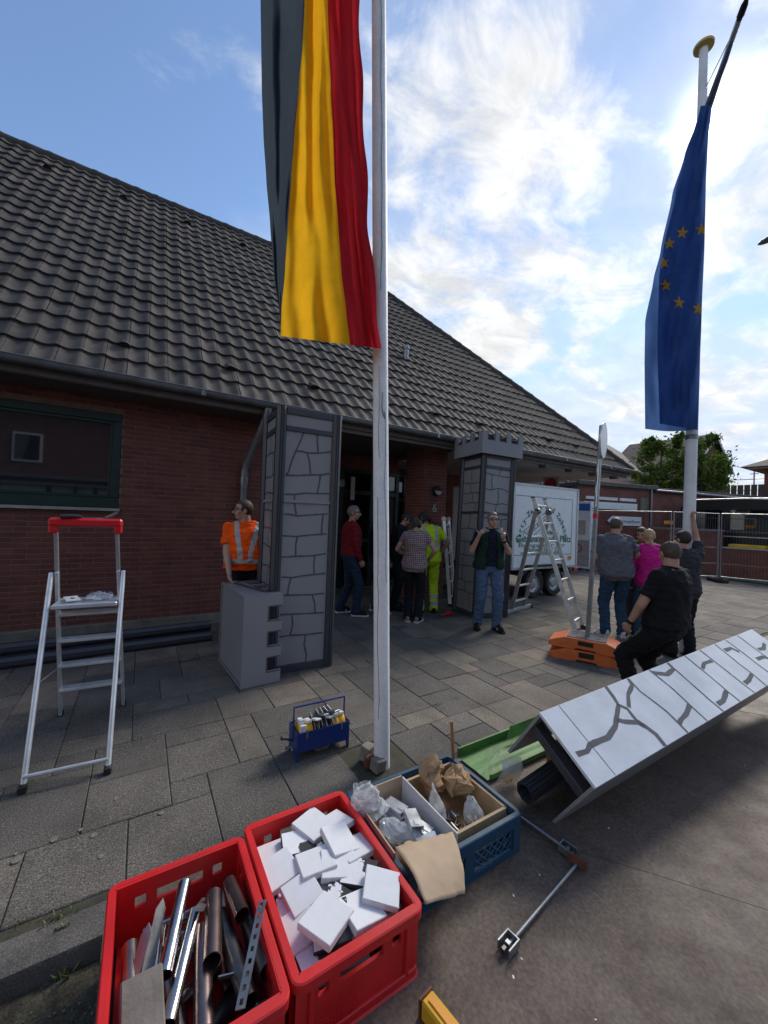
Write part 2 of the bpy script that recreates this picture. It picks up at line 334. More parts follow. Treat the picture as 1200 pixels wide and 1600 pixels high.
def weeds():
    rnd=random.Random(3)
    def tuft(b,c,n,h,spread):
        for _ in range(n):
            p=Vector(c)+Vector((rnd.gauss(0,spread),rnd.gauss(0,spread*.6),0)); a=rnd.uniform(0,6.28); l=h*rnd.uniform(.4,1.1); w=l*.10+.0012
            d=Vector((math.cos(a),math.sin(a),0)); e=Vector((-d.y,d.x,0)); t=p+d*l*rnd.uniform(.2,.9)+Vector((0,0,l)); mdl=p.lerp(t,.5)+Vector((0,0,l*.15))
            b.mi=0 if rnd.random()<.75 else 1
            b.quad(p-e*w,p+e*w,mdl+e*w*.8,mdl-e*w*.8); b.quad(mdl-e*w*.8,mdl+e*w*.8,t+e*w*.1,t-e*w*.1)
    b=MB()
    for i in range(60): tuft(b,(rnd.uniform(-.6,-.02),rnd.uniform(1.70,1.79),-.1),6,.022,.012)
    tuft(b,(-.17,1.78,-.1),14,.06,.012); tuft(b,(-.22,1.955,0),30,.02,.025); tuft(b,(-.2,1.9,0),14,.022,.012)
    for c,n in (((.62,2.41),60),((.70,2.40),50),((.80,2.40),40),((-.33,2.0),30),((-.27,2.15),24),((.33,2.0),40),((1.0,2.02),60),((1.02,2.1),40),((2.25,2.6),60),((2.5,2.62),40),((2.8,2.0),60),((3.1,2.03),50),((2.45,2.2),40),((.4,2.42),20),((-.6,2.2),18)):
        tuft(b,(c[0],c[1],-.006),n,.012,.03)
    b.build('weeds',['weed','drygrass'],label='small green weeds and moss growing in the joints of the paving',cat='weeds',kind='stuff')
    g=MB()
    def f(u,v):
        x=-2.5+u*2.7; y=1.57+v*.235
        return Vector((x,y,-.098+.022*max(0,1-abs(v-.75)*1.5)+.008*noise.noise(Vector((x*14,y*14,0)))-(.03 if v<.02 else 0)))
    g.grid(f,120,14); g.build('gutter_dirt','earth',label='strip of damp dirt and moss along the foot of the kerb',cat='dirt',kind='stuff')
    s=MB()
    for _ in range(260):
        x=rnd.uniform(-.7,.0); y=rnd.uniform(1.58,1.80); r=rnd.uniform(.002,.007); s.ell((x,y,-.085+r*.3),(r,r*.8,r*.6),u=6,v=4)
    s.build('gravel','kerb',label='loose grit scattered on the dirt below the kerb',cat='gravel',kind='stuff')
weeds()
def spots():
    rnd=random.Random(31); b=MB()
    for c in [(-.30,2.42,.016),(-.14,2.36,.015),(-.42,2.36,.018),(-.17,2.30,.008),(-.2,2.43,.01),(-.10,2.20,.011),(-.06,2.6,.012)]+[(rnd.uniform(-.5,5),rnd.uniform(2.05,5.2),rnd.uniform(.004,.012)) for _ in range(30)]:
        n=11; vs=[b.bm.verts.new((c[0]+c[2]*(1+.35*noise.noise(Vector((i*1.7,c[0]*9,c[1]))))*math.cos(i*6.2832/n),c[1]+c[2]*1.2*(1+.35*noise.noise(Vector((i*1.3,c[1]*7,3))))*math.sin(i*6.2832/n),.0045)) for i in range(n)]; b.bm.faces.new(vs)
    b.build('lichen_spots','lichen',label='small pale lichen spots dotted over the paving slabs',cat='lichen',kind='stuff')
M_('lichen',(.155,.145,.125),.95,var=.3,scale=90,fine=.3)
spots()
# square of bare earth round the near pole
h=MB(); h.grid(lambda u,v:Vector((1.2+u*.4,2.0+v*.4,-.012+.012*noise.noise(Vector((u*5,v*5,2))))),14,14); h.build('earth_patch','earth',kind='structure')
# ------------------------------------------------------------ the brick house
house=thing('brick_house','long red brick house with steep dark tiled hip roof and deep eaves','house',(0,0,0))
WY=6.0
def bricks(parent,segs,n_ind):
    """segs: list of (origin, udir, width, z0, z1, openings[(u0,u1,z0,z1)])"""
    rnd=random.Random(5); ind=[]; BL,BH=.24,.052; J=.011
    for (o,u,w,z0,z1,ops) in segs:
        o=Vector(o); u=Vector(u); nrm=Vector((u.y,-u.x,0)); r=0; z=z0
        while z+BH<=z1+.001:
            off=(r%2)*(BL+J)/2; x=-off
            while x<w:
                a,b=max(x,0),min(x+BL,w)
                if b-a>.03 and not any(a<q1-.005 and b>q0+.005 and z<q3 and z+BH>q2 for q0,q1,q2,q3 in ops): ind.append((o+u*(a+b)/2+Vector((0,0,z+BH/2)),u,nrm,round(b-a,3)))
                elif b-a>.03:
                    for q0,q1,q2,q3 in ops:
                        if z<q3 and z+BH>q2:
                            for (c,d) in ((a,min(b,q0)),(max(a,q1),b)):
                                if d-c>.03 and d-c<BL-.01: ind.append((o+u*(c+d)/2+Vector((0,0,z+BH/2)),u,nrm,round(d-c,3)))
                x+=BL+J
            z+=BH+J; r+=1
    vis=[q for q in ind if in_view(q[0],10)]
    vis.sort(key=lambda q:q[0].length/(q[3]+.05)); sel={id(q) for q in vis[:n_ind]}; cache={}; far=MB()
    for q in ind:
        c,u,nrm,l=q; m=rnd.choices(range(4),(4,3,2,3))[0]; a=math.atan2(u.y,u.x)
        if id(q) in sel:
            k=(l,m)
            if k not in cache: b=MB(); b.box((0,0,0),(l,.03,BH),bev=.0025); cache[k]=b.mesh('brick','brick%d'%m)
            link('brick',cache[k],parent,loc=c-nrm*rnd.uniform(.0135,.0155),rot=(0,0,a))
        else:
            far.mi=m; far.box(c-nrm*rnd.uniform(.0135,.0155),(l,.03,BH),a)
    far.build('brick',['brick%d'%i for i in range(4)],parent,kind='stuff')
# wall cores (mortar plane 4 mm behind the brick faces)
wl=MB()

for a,b_,c,d in ((-9,-2.05,-.1,3.1),(-.255,1.58,-.1,3.1),(-2.05,-.255,-.1,1.60),(-2.05,-.255,2.80,3.1)): wl.box(((a+b_)/2,WY+.004+.15,(c+d)/2),(b_-a,.3,d-c))
wl.build('wall','mortar',house)
MB().box((4.925,WY+.004+.3,1.5),(.582,.6,3.2)).build('pillar','mortar',house)
bricks(house,[((-4.5,WY,0),(1,0,0),6.08,.16,3.05,[(2.45,4.245,1.60,2.82)]),((4.63,WY,0),(1,0,0),.59,.0,3.0,[])],300)
bricks(house,[((4.63,WY+.60,0),(0,-1,0),.59,.0,3.0,[]),((1.58,WY,0),(0,1,0),.35,.16,3.0,[])],0)
MB().box((-3.71,WY-.028,.075),(10.6,.06,.15),bev=.008).build('plinth','plinth',house)
# window in the left wall
def window():
    x0,x1,z0,z1=-2.05,-.255,1.60,2.80
    f=MB(); fy=WY+.03
    for (a,b,c,d) in ((x0,x1,z0,z0+.13),(x0,x1,z1-.10,z1),(x0,x0+.09,z0+.13,z1-.10),(x1-.09,x1,z0+.13,z1-.10)): f.box(((a+b)/2,fy,(c+d)/2),(b-a,.06,d-c),bev=.006)
    w=f.build('window','green_frame',house)
    i=MB()
    for (a,b,c,d) in ((x0+.09,x1-.09,z0+.13,z0+.165),(x0+.09,x1-.09,z1-.135,z1-.10),(x0+.09,x0+.125,z0+.165,z1-.135),(x1-.125,x1-.09,z0+.165,z1-.135)): i.box(((a+b)/2,fy+.008,(c+d)/2),(b-a,.04,d-c),bev=.004)
    i.build('frame','green_frame',w)
    MB().box(((x0+x1)/2,fy+.012,(z0+z1)/2),(x1-x0-.24,.008,z1-z0-.26)).build('pane','glass',w)
    MB().box(((x0+x1)/2-.0,WY-.02,z0-.022),(x1-x0+.03,.10,.032),rot=(R_(4),0,0),bev=.004).build('sill','sill',w)
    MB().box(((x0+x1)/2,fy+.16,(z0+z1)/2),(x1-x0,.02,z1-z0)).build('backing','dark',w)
window()
# entrance recess and glazed fronts behind it
def entrance():
    d=MB(); d.box((3.4,7.86,1.5),(3.7,.12,3.2)); d.build('wall','far_brick',house)
    f=MB(); y=7.78
    for x in (1.7,2.45,3.3,3.72,4.5,5.2): f.box((x,y,1.33),(.09,.07,2.66),bev=.005)
    for z in (.06,1.05,2.14,2.62): f.box((3.45,y+.001,z),(3.5,.06,.09),bev=.005)
    dr=f.build('door','green_frame',house)
    for a,b in ((1.75,2.4),(2.5,3.25),(3.35,3.67),(3.77,4.45),(4.55,5.15)):
        for c,e in ((.11,1.0),(1.1,2.09),(2.19,2.57)): MB().box(((a+b)/2,y+.01,(c+e)/2),(b-a,.01,e-c)).build('pane','glass_dark',dr)
    MB().tube([(3.2,7.70,1.0),(3.2,7.66,1.02),(3.2,7.66,1.38),(3.2,7.70,1.4)],.012).build('handle','zinc',dr)
    MB().box((3.0,7.6,2.30),(1.3,.28,.16),bev=.01).build('canopy_box','zinc',house)
    MB().box((3.97,7.71,2.22),(.10,.03,.52),bev=.004).build('notice_panel','white_paint',house)
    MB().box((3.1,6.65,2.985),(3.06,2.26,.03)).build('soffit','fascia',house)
    r=MB(); r.box((8.1,8.86,1.5),(6,.12,3.2)); r.build('wall','far_brick',house)
    g=MB()
    for x in (5.4,6.1,6.9): g.box((x,8.76,1.4),(.08,.07,2.8),bev=.005)
    for z in (.5,2.1,2.75): g.box((6.15,8.765,z),(1.6,.06,.08),bev=.005)
    w=g.build('window','green_frame',house)
    for a,b in ((5.45,6.05),(6.15,6.85)):
        for c,e in ((.55,2.05),(2.15,2.7)): MB().box(((a+b)/2,8.775,(c+e)/2),(b-a,.01,e-c)).build('pane','glass_dark',w)
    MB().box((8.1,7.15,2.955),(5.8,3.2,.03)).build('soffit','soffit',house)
    MB().tube([(5.32,6.9,1.75),(5.75,6.6,2.9)],.014).build('stay_rod','zinc',house)
    # lamp and number on the pillar
    lp=MB(); lp.lathe([(.10,0),(.105,.03),(.10,.06),(.07,.09)],c=(4.945,WY-.001,2.17),ax=(0,-1,0)); l=lp.build('wall_lamp','dark',house,True)
    q=MB(); q.prism([(.078*math.cos(t),.078*math.sin(t)) for t in [math.pi+i*math.pi/12 for i in range(13)]],(4.945,WY-.075,2.165),(1,0,0),(0,0,1),.02); q.build('diffuser','sill',l)
    lettering('6',.24,house,(4.93,WY-.006,1.75),(1,0,0),(0,0,1),'sill',True,'C',name='house_number')
entrance()
def roof():
    sv=Vector((0,RIDGE_Y-E0.y,RIDGE_Z-E0.z)); SL=sv.length; sv.normalize(); nv=Vector((1,0,0)).cross(sv); HX=11.30; ex=RIDGE_Y-E0.y
    b=MB(); B=Vector((0,0,-.06))
    c=[Vector((-9,E0.y,E0.z))+B,Vector((HX,E0.y,E0.z))+B,Vector((HX-ex,RIDGE_Y,RIDGE_Z))+B,Vector((-9,RIDGE_Y,RIDGE_Z))+B]
    b.quad(*c); b.quad(c[1],Vector((HX,E0.y+2*ex,E0.z))+B,c[2]); 
    b.quad(c[3],c[2],Vector((HX,E0.y+2*ex,E0.z))+B,Vector((-9,E0.y+2*ex,E0.z))+B)
    rf=b.build('roof','dark',house)
    TW,RP=.212,.352; rnd=random.Random(9)
    def tile_geo(b,o,fade=0):
        n=9; lo=[];up=[];bt=[]; Lq=.42
        for i in range(n+1):
            t=i/n; hgt=.022*(1-math.sin(math.pi*min(t/.80,1.)))+(.006*math.sin(math.pi*(t-.8)/.2) if t>.8 else 0); p=o+Vector(((TW-.004)*t,0,0))
            lo.append(b.bm.verts.new(p+nv*(hgt+.042))); up.append(b.bm.verts.new(p+sv*Lq+nv*(hgt+.004))); bt.append(b.bm.verts.new(p+nv*(hgt+.012)+sv*.004))
        fs=[]
        for i in range(n):
            fs.append(b.bm.faces.new((lo[i],lo[i+1],up[i+1],up[i]))); fs.append(b.bm.faces.new((bt[i],bt[i+1],lo[i+1],lo[i])))
        fs.append(b.bm.faces.new((bt[n],up[n],lo[n]))); fs.append(b.bm.faces.new((bt[0],lo[0],up[0])))
        for f in fs: f.material_index=b.mi
    tl=[]
    for r in range(int(SL/RP)+1):
        s=r*RP-.03; k=-31
        while True:
            x=k*TW
            if x+TW*.5>HX-max(s,0)/SL*ex-.04: break
            if s<SL-.12: tl.append((x,s,r,k))
            k+=1
    def pos(t): return E0+sv*t[1]+Vector((t[0],0,0))
    vis=[t for t in tl if in_view(pos(t)+Vector((.15,.1,.1)),20)]; vis.sort(key=lambda t:pos(t).length); sel=set(vis[:300]); ms=[]
    for m in range(4):
        b=MB(); b.norecalc=1; tile_geo(b,Vector((0,0,0))); me=b.mesh('roof_tile','tile%d'%m,True); ms.append(me)
    far=MB(); far.norecalc=1
    for t in tl:
        m=rnd.choices(range(4),(4,4,2,3))[0]; j=Vector((rnd.gauss(0,.002),rnd.gauss(0,.003),rnd.gauss(0,.0015)))
        if t in sel: link('roof_tile',ms[m],rf,loc=pos(t)+j)
        else: far.mi=m; tile_geo(far,pos(t)+j)
    far.build('roof_tile',['tile%d'%i for i in range(4)],rf,True,kind='stuff')
    # ridge and hip caps
    cap=MB(); cap.lathe([(.125,0),(.118,.30),(.13,.36),(.13,.42)],ax=(1,0,0),n=14); cm=cap.mesh('ridge_cap','tile1',True)
    x=HX-ex-.05
    while x>-7: link('ridge_cap',cm,rf,loc=(x-.38,RIDGE_Y,RIDGE_Z-.02)); x-=.38
    a=Vector((HX+.02,E0.y,E0.z-.01)); d=Vector((-ex,ex,RIDGE_Z-E0.z)); ln=d.length; d.normalize(); k=0
    while k*.38<ln:
        o=link('ridge_cap',cm,rf,loc=a+d*k*.38); o.rotation_euler=d.to_track_quat('X','Z').to_euler(); k+=1
    v=MB(); v.grid(lambda u,w:Vector((.075*math.cos(math.pi*u)*(1-.5*w),0,0))+sv*(w*.2)+nv*(.04+.07*math.sin(math.pi*u)*(1-w)),10,6); v.norecalc=1
    vq=MB(); vq.prism([(.07*math.cos(math.pi*i/10),.06*math.sin(math.pi*i/10)) for i in range(11)],Vector((0,0,0))+nv*.045+sv*.01,(1,0,0),nv,-.01)
    vm=v.mesh('roof_vent','tile1',True); vo=vq.mesh('opening','dark')
    for xx,s in ((-.257,.61),(.989,.61),(2.238,.61),(3.46,.61),(4.687,.60),(5.9,.6),(8.186,.58),(9.3,.58),(-1.797,6.68),(-.576,6.66),(.631,6.64),(1.837,6.6),(-3.0,6.68)):
        o=link('roof_vent',vm,rf,loc=E0+sv*s+Vector((xx,0,0))); link('opening',vo,o)
    p=E0+sv*2.85+Vector((5.014,0,0)); pp=MB(); pp.lathe([(.06,-.1),(.06,.26),(.075,.26),(.075,.32),(.05,.34)],c=p,n=14); pp.build('vent_pipe','zinc',rf,True)
    # gutter, fascia, brackets
    g=MB(); n=8; rings=[]
    for x in (-9,HX+.08):
        prof=[]
        for i in range(n+1):
            t=math.pi+math.pi*i/n; prof.append(Vector((x,E0.y-.045+.07*math.cos(t),E0.z+.0+.075*math.sin(t))))
        prof+= [Vector((x,E0.y-.045+.062*math.cos(2*math.pi-math.pi*i/n),E0.z+.0+.067*math.sin(2*math.pi-math.pi*i/n))) for i in range(n+1)]
        rings.append([g.bm.verts.new(p) for p in prof])
    g.skin(rings); g.tube([(-9,E0.y-.115,E0.z+.002),(HX+.08,E0.y-.115,E0.z+.002)],.009)
    gt=g.build('gutter','zinc',house,True)
    for i in range(-3,7): MB().box((i*1.9+.6,E0.y-.045,E0.z-.035),(.05,.152,.085),bev=.01).build('gutter_joint','zinc',gt)
    MB().box((1.15,E0.y+.045,E0.z-.06),(20.3,.03,.16)).build('fascia','fascia',house)
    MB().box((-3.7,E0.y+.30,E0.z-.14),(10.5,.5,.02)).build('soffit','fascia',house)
    MB().box((6.4,E0.y+.10,E0.z-.165),(9.7,.06,.07)).build('beam','fascia',house)
    for i in range(6): MB().box((5.7+i*1.0,E0.y+.13,E0.z-.22),(.12,.20,.08),bev=.01).build('rafter_end','fascia',house)
    dp=MB(); dp.tube([(1.43,5.40,3.06),(1.42,5.42,2.95),(1.36,5.62,2.68),(1.28,5.88,2.33),(1.26,5.93,2.2),(1.26,5.94,.05)],.056,14); dp.build('downpipe','zinc',house,True)
    dq=MB(); dq.tube([(1.26,5.94,2.12),(1.26,5.94,2.02)],.064,14); dq.build('pipe_collar','zinc',house,True)
roof()
# ------------------------------------------------------------ what stands across the forecourt
M_('van_black',(.006,.007,.009),.3,var=.1,coat=.2,spec=.4); M_('rubber',(.018,.018,.018),.8,var=.2,bump=.001); M_('rim',(.35,.36,.37),.35,metal=.8,var=.15)
M_('yellow',(.72,.42,.02),.5,var=.15,dirt=.2,dirtcol=(.4,.25,.05)); M_('red_sign',(.33,.015,.02),.45,var=.1); M_('white_gloss',(.74,.77,.76),.3,var=.05,dirt=.2,dirtcol=(.5,.5,.48)); M_('green_print',(.01,.16,.085),.5,var=.1); M_('grey_print',(.12,.15,.14),.5,var=.1); M_('blue_print',(.02,.14,.42),.5)
M_('galv',(.30,.31,.32),.45,metal=.85,var=.2,scale=12,roughvar=.12); M_('alu',(.66,.67,.68),.38,metal=.55,var=.12,scale=9,roughvar=.1); M_('alu_dull',(.42,.43,.44),.45,metal=.6,var=.15,scale=9,roughvar=.1); M_('orange_plate',(.8,.33,.03),.5)
for k_,c_ in (('leaf0',(.09,.145,.03)),('leaf1',(.15,.20,.05)),('leaf2',(.055,.09,.022))): MT[k_]=cloth_mat(k_,c_,.4)
M_('bark',(.07,.055,.04),.9,var=.3,scale=10)
def garage():
    G0=Vector((14,8.3,0)); u=Vector((10,-2.5,0)).normalized(); n=Vector((u.y,-u.x,0)); ang=math.atan2(u.y,u.x)
    g=thing('garage','flat brick garage row with dark roof edge behind the site fence','garage',G0,ang)
    # local: x along the front, -y towards the viewer
    b=MB(); b.box((5.4,.15,1.58),(11.5,.3,3.16)); b.build('wall','far_brick',g)
    MB().box((5.4,2.6,3.10),(11.6,5.3,.14)).build('roof','far_roof',g)
    e=MB(); e.box((1.6,-.05,3.17),(4.0,.14,.16),bev=.01); e.box((7.4,-.06,3.13),(7.7,.12,.09),bev=.01); e.build('roof_edge','fascia',g)
    for k,(x0,x1) in enumerate(((.02,1.55),(1.68,2.5))): MB().box(((x0+x1)/2,-.03,2.62),(x1-x0,.05,.11)).build('strip_window','white_paint',g)
    MB().box((1.25,-.035,2.35),(2.6,.07,.26),bev=.006).build('lintel','white_gloss',g)
    MB().box((.12,-.03,1.1),(.55,.06,2.2)).build('door_jamb','white_gloss',g)
    MB().box((2.95,-.025,2.45),(.42,.05,.6)).build('patch','plinth',g)
    d=MB(); d.box((1.75,-.02,1.05),(2.6,.04,2.1)); dr=d.build('garage_door','far_brick',g)
    for k in range(7): MB().box((1.75,-.045,.15+k*.3),(2.58,.012,.27),bev=.003).build('slat','brick1',dr)
    MB().tube([(3.3,-.06,3.1),(3.3,-.06,.05)],.04,10).build('downpipe','zinc',g)
    MB().tube([(3.4,-.16,3.06),(11.2,-.16,3.0)],.05,8).build('gutter','zinc',g)
    # arrow sign
    s=thing('arrow_sign','white arrow shaped direction sign with round emblem on dark brick wall','sign',G0+u*1.86-n*0+Vector((0,0,1.62)),ang)
    p=MB(); p.prism([(-.86,.17),(-.62,0),(.86,0),(.86,.35),(-.62,.35)],(0,-.10,0),(1,0,0),(0,0,1),.02); p.build('panel','white_paint',s)
    MB().lathe([(.115,0),(.115,.006)],c=(-.5,-.121,.175),ax=(0,-1,0),n=24).build('emblem','red_sign',s)
    q=MB(); q.ribbon([(-.54,.23),(-.5,.12),(-.46,.23)],.03,(0,-.1285,0),(1,0,0),(0,0,1),.001); q.build('emblem_mark','white_paint',s)
    lettering('Tagespflege',.17,s,(-.34,-.121,.11),(1,0,0),(0,0,1),'grey_print',True,width=1.12)
garage()
def brickwall():
    w=thing('boundary_wall','red brick boundary wall stepping down behind the wire fence','wall',(16.9,0,0))
    MB().box((.12,6.4,.775),(.24,2.5,1.55)).build('high_section','far_brick',w); MB().box((.12,6.4,1.58),(.32,2.56,.06),bev=.01).build('coping','zinc',w)
    MB().box((.12,2.0,.49),(.24,6.28,.98)).build('low_section','far_brick',w); MB().box((.12,2.0,1.0),(.30,6.2,.05),bev=.008).build('coping','sill',w)
    c=MB(); c.grid(lambda u,v:Vector((-.9+v*.9,-2+u*10,.03+.02*noise.noise(Vector((u*60,v*6,0))))),60,8); c.build('verge_grass','weed',kind='stuff',label='narrow strip of grass and weeds along the boundary wall',cat='grass',loc=(16.9,0,0))
    for i,(y,l) in enumerate(((4.55,.95),(2.9,1.4))):
        b=thing('yellow_bin','yellow bin lid showing above the low wall, '+('nearer the high wall' if i==0 else 'nearer the picture edge'),'bin',(17.42,y,0),0,'yellow bins behind the wall')
        MB().box((0,0,.5),(.5,l*.92,1.0),bev=.03).build('body','grey_print',b)
        MB().box((0,0,1.07),(.58,l,.12),bev=.04,seg=2).build('lid','yellow',b); MB().box((-.27,0,1.10),(.06,l*.7,.05),bev=.015).build('handle','yellow',b)
brickwall()
def fence_panel(a,b,i):
    a=Vector((*a,0)); b=Vector((*b,0)); d=b-a; L=d.length; ang=math.atan2(d.y,d.x); H=2.1
    f=thing('site_fence',('galvanised site fence panel in front of the garage door','galvanised site fence panel standing before the black van','galvanised site fence panel running out at the right edge')[i],'fence',a,ang,'wire site fence panels')
    fr=MB(); fr.tube([(0,0,.06),(0,0,H),(L,0,H),(L,0,.06)],.021,8); fr.tube([(0,0,.16),(L,0,.16)],.021,8); fr.build('frame','galv',f,True)
    w=MB(); k=0
    while k*.07<L: w.box((k*.07,0,1.13),(.002,.002,1.92)); k+=1
    for z in (.55,1.05,1.55): w.box((L/2,0,z),(L,.004,.004)); w.box((L/2,0.01,z+.03),(L,.004,.004))
    w.build('wire_mesh','galv',f,kind='stuff')
    for x in (0,L): MB().box((x,0,.06),(.22,.62,.12),bev=.03).build('foot','rubber',f)
fence_panel((13.25,8.0),(13.9,5.45),0); fence_panel((13.95,5.4),(15.1,4.65),1); fence_panel((15.15,4.6),(16.1,1.6),2)
y=thing('yellow_plate','small yellow plate hanging on the wire fence below the van roof','sign',(14.0,5.55,1.72)); MB().box((0,0,.05),(.012,.34,.11),rot=-.35,bev=.003).build('plate','orange_plate',y)
def van():
    v=thing('black_van','black van parked behind the boundary wall with long dark windows','van',(17.75,6.85,0),R_(-90))
    # local x: along the van (rear at 0), y: across (0 = side facing the viewer is y negative after rotation)
    prof=[(0,.35),(.0,1.3),(.08,1.9),(.2,2.5),(.5,2.66),(3.4,2.68),(4.1,2.45),(4.75,1.65),(5.4,1.3),(5.55,.8),(5.5,.35)]
    b=MB(); b.prism(prof,(0,1.9,0),(1,0,0),(0,0,1),1.9); bmesh.ops.bevel(b.bm,geom=[e for e in b.bm.edges],offset=.06,segments=2,affect='EDGES'); b.build('body','van_black',v,True)
    for x0,x1 in ((.35,1.5),(1.6,2.75),(2.85,3.9)): MB().prism([(x0,1.62),(x1,1.62),(x1-.04,2.32),(x0+.05,2.32)],(0,-.004,0),(1,0,0),(0,0,1),.008).build('window','glass_dark',v)
    MB().tube([(.55,.05,2.70),(2,.05,2.73),(3.5,.05,2.70)],.02).build('roof_rail','alu',v); MB().box((2.2,-.01,1.38),(4.4,.02,.03)).build('trim','alu',v)
    for x in (1.0,4.5):
        for yy in (.1,1.8): w=MB().lathe([(.34,-.11),(.36,-.05),(.36,.05),(.34,.11)],c=(x,yy,.36),ax=(0,1,0)).build('wheel','rubber',v,True); MB().lathe([(.2,-.115),(.19,.115)],c=(x,yy,.36),ax=(0,1,0)).build('rim','rim',w)
    for zz in (1.0,): MB().box((-.01,.3,zz),(.03,.16,.5),bev=.01).build('tail_light','red_sign',v); MB().box((-.01,1.6,zz),(.03,.16,.5),bev=.01).build('tail_light','red_sign',v)
van()
def gable_house(name,label,o,lx,ly,he,hr,wallm,ridge='y',over=.3,wins=()):
    h=thing(name,label,'house',o)
    b=MB(); b.box((lx/2,ly/2,he/2),(lx,ly,he)); b.build('wall',wallm,h)
    r=MB(); g=MB()
    if ridge=='y':
        A=[(-over,-over,he-.1),(lx/2,-over,hr),(lx+over,-over,he-.1)]; B=[(x,ly+over,z) for x,_,z in A]
        for s in (0,ly): g.prism([(0,he),(lx,he),(lx/2,hr-.12)],(0,s+(.0 if s else .2),0),(1,0,0),(0,0,1),.2)
    else:
        A=[(-over,-over,he-.1),(-over,ly/2,hr),(-over,ly+over,he-.1)]; B=[(lx+over,y,z) for _,y,z in A]
        for s in (0,lx-.2): g.prism([(0,he),(ly,he),(ly/2,hr-.12)],(s,0,0),(0,1,0),(0,0,1),.2)
    for i in (0,1): r.quad(A[i],A[i+1],B[i+1],B[i])
    rf=r.build('roof','far_roof',h); md=rf.modifiers.new('t','SOLIDIFY'); md.thickness=.12
    g.build('gable',wallm,h)
    for (x,y,z,w,hh) in wins:
        f=MB().box((x,y,z),(.08,w,hh)).build('window','white_paint',h); MB().box((x-.03,y,z),(.05,w-.16,hh-.16)).build('pane','glass_dark',f)
    return h
gable_house('beige_house','beige plastered gable house with dark roof behind the roof corner',(29,15.0,0),7,9,5.6,8.9,'plaster_beige','x',.25,[(-.02,2.0,4.6,1.0,1.2)])
hb=gable_house('far_brick_house','red brick house with dark gable roof rising behind the tree',(34,12.2,0),7,5.6,6.3,8.9,'far_brick','y',.35,[(-.02,3.6,5.3,1.4,1.2),(-.02,1.6,5.3,1.2,1.2)])
MB().prism([(-.35,6.2),(3.5,8.9),(7.35,6.2),(7.35,6.0),(3.5,8.65),(-.35,6.0)],(0,-.37,0),(1,0,0),(0,0,1),.05).build('verge_board','white_paint',hb)
def right_house():
    h=thing('corner_house','brick house with low hip roof and wooden balcony at right edge','house',(31,.5,0))
    MB().box((4,3.5,2.7),(8,7,5.4)).build('wall','far_brick',h)
    r=MB(); a=[(-.9,-.9,5.35),(8.9,-.9,5.35),(8.9,7.9,5.35),(-.9,7.9,5.35)]; t=[(3.6,3.2,7.6),(4.4,3.8,7.6)]
    r.quad(a[0],a[1],t[1],t[0]); r.quad(a[2],a[3],t[0],t[1]); r.quad(a[1],a[2],t[1]); r.quad(a[3],a[0],t[0]); r.quad(a[3],a[2],a[1],a[0]); r.build('roof','far_roof',h)
    MB().box((4,3.5,5.3),(9.2,8.2,.12)).build('eave_board','soffit',h)
    bal=MB().box((-.6,4.2,3.2),(1.4,8.4,.12)).build('balcony','brown_wood',h)
    for k in range(28): MB().box((-1.3,.2+k*.3,3.75),(.04,.26,1.0)).build('plank','brown_wood',bal)
right_house()
MB().box((2.0,3.5,2.0),(4,7,4.0)).build('pink_building','plaster_pink',label='pale pink plastered wall with ribbon windows under the far eaves',cat='building',loc=(19,10.4,0))
pk=bpy.data.objects['pink_building']
for k in range(4):
    w=MB().box((-.02,1.0+k*1.55,3.66),(.06,1.4,.44)).build('window','fascia',pk); MB().box((-.04,1.0+k*1.55,3.66),(.05,1.25,.32)).build('pane','glass',w)
def tree(name,label,o,h,rx,rz,seed,nl):
    rnd=random.Random(seed); t=thing(name,label,'tree',o,0,'trees behind the garage'); tr=MB(); cz=h-rz
    tr.tube([(0,0,-.1),(.05,.03,cz*.5),(0,.1,cz),(.05,.05,h-.5)],[.16,.12,.09,.02],8); ends=[]
    for k in range(11):
        a=k*2.4; z0=cz*rnd.uniform(.55,1.0); e=Vector((math.cos(a)*rx*rnd.uniform(.6,.95),math.sin(a)*rx*rnd.uniform(.6,.95),cz+rz*rnd.uniform(-.5,.75))); tr.tube([(0,.05,z0),e*.5+Vector((0,0,z0*.5)),e],[.055,.035,.008],6); ends.append(e)
    tr.build('trunk','bark',t,True); cr=MB(); clumps=[]
    for k in range(46):
        a=rnd.uniform(0,6.28); q=rnd.uniform(-1,1); rr=rnd.uniform(.55,1.02)**.6; w=math.sqrt(1-q*q); clumps.append((Vector((math.cos(a)*w*rx*rr,math.sin(a)*w*rx*rr,cz+q*rz*rr)),rnd.uniform(.22,.46)))
    for k in range(9):
        a=rnd.uniform(0,6.28); e=Vector((math.cos(a)*rx*.3,math.sin(a)*rx*.55,h-.15+rnd.uniform(-.2,.35))); clumps.append((e,rnd.uniform(.12,.22)))
    for k in range(nl):
        c,r=rnd.choice(clumps); p=c+Vector((rnd.gauss(0,r*.55),rnd.gauss(0,r*.55),rnd.gauss(0,r*.5))); s=rnd.uniform(.035,.075)
        x=Vector((rnd.gauss(0,1),rnd.gauss(0,1),rnd.gauss(0,1))).normalized(); y=x.orthogonal().normalized(); y.rotate(Matrix.Rotation(rnd.uniform(0,6.28),3,x)); cr.mi=rnd.choices((0,1,2),(4,2.5,3))[0]
        cr.quad(p-x*s*1.5,p+y*s*.8,p+x*s*1.5,p-y*s*.8)
    cr.build('crown',['leaf0','leaf1','leaf2'],t)
tree('leafy_tree','dense green tree standing behind the garage roof, left of the blue flag pole',(23,9.5,0),6.1,1.4,1.6,4,8000)
tree('leafy_tree','looser dark green tree standing behind the garage roof, right of the blue flag pole',(23,7.75,0),5.9,.85,1.45,8,3400)
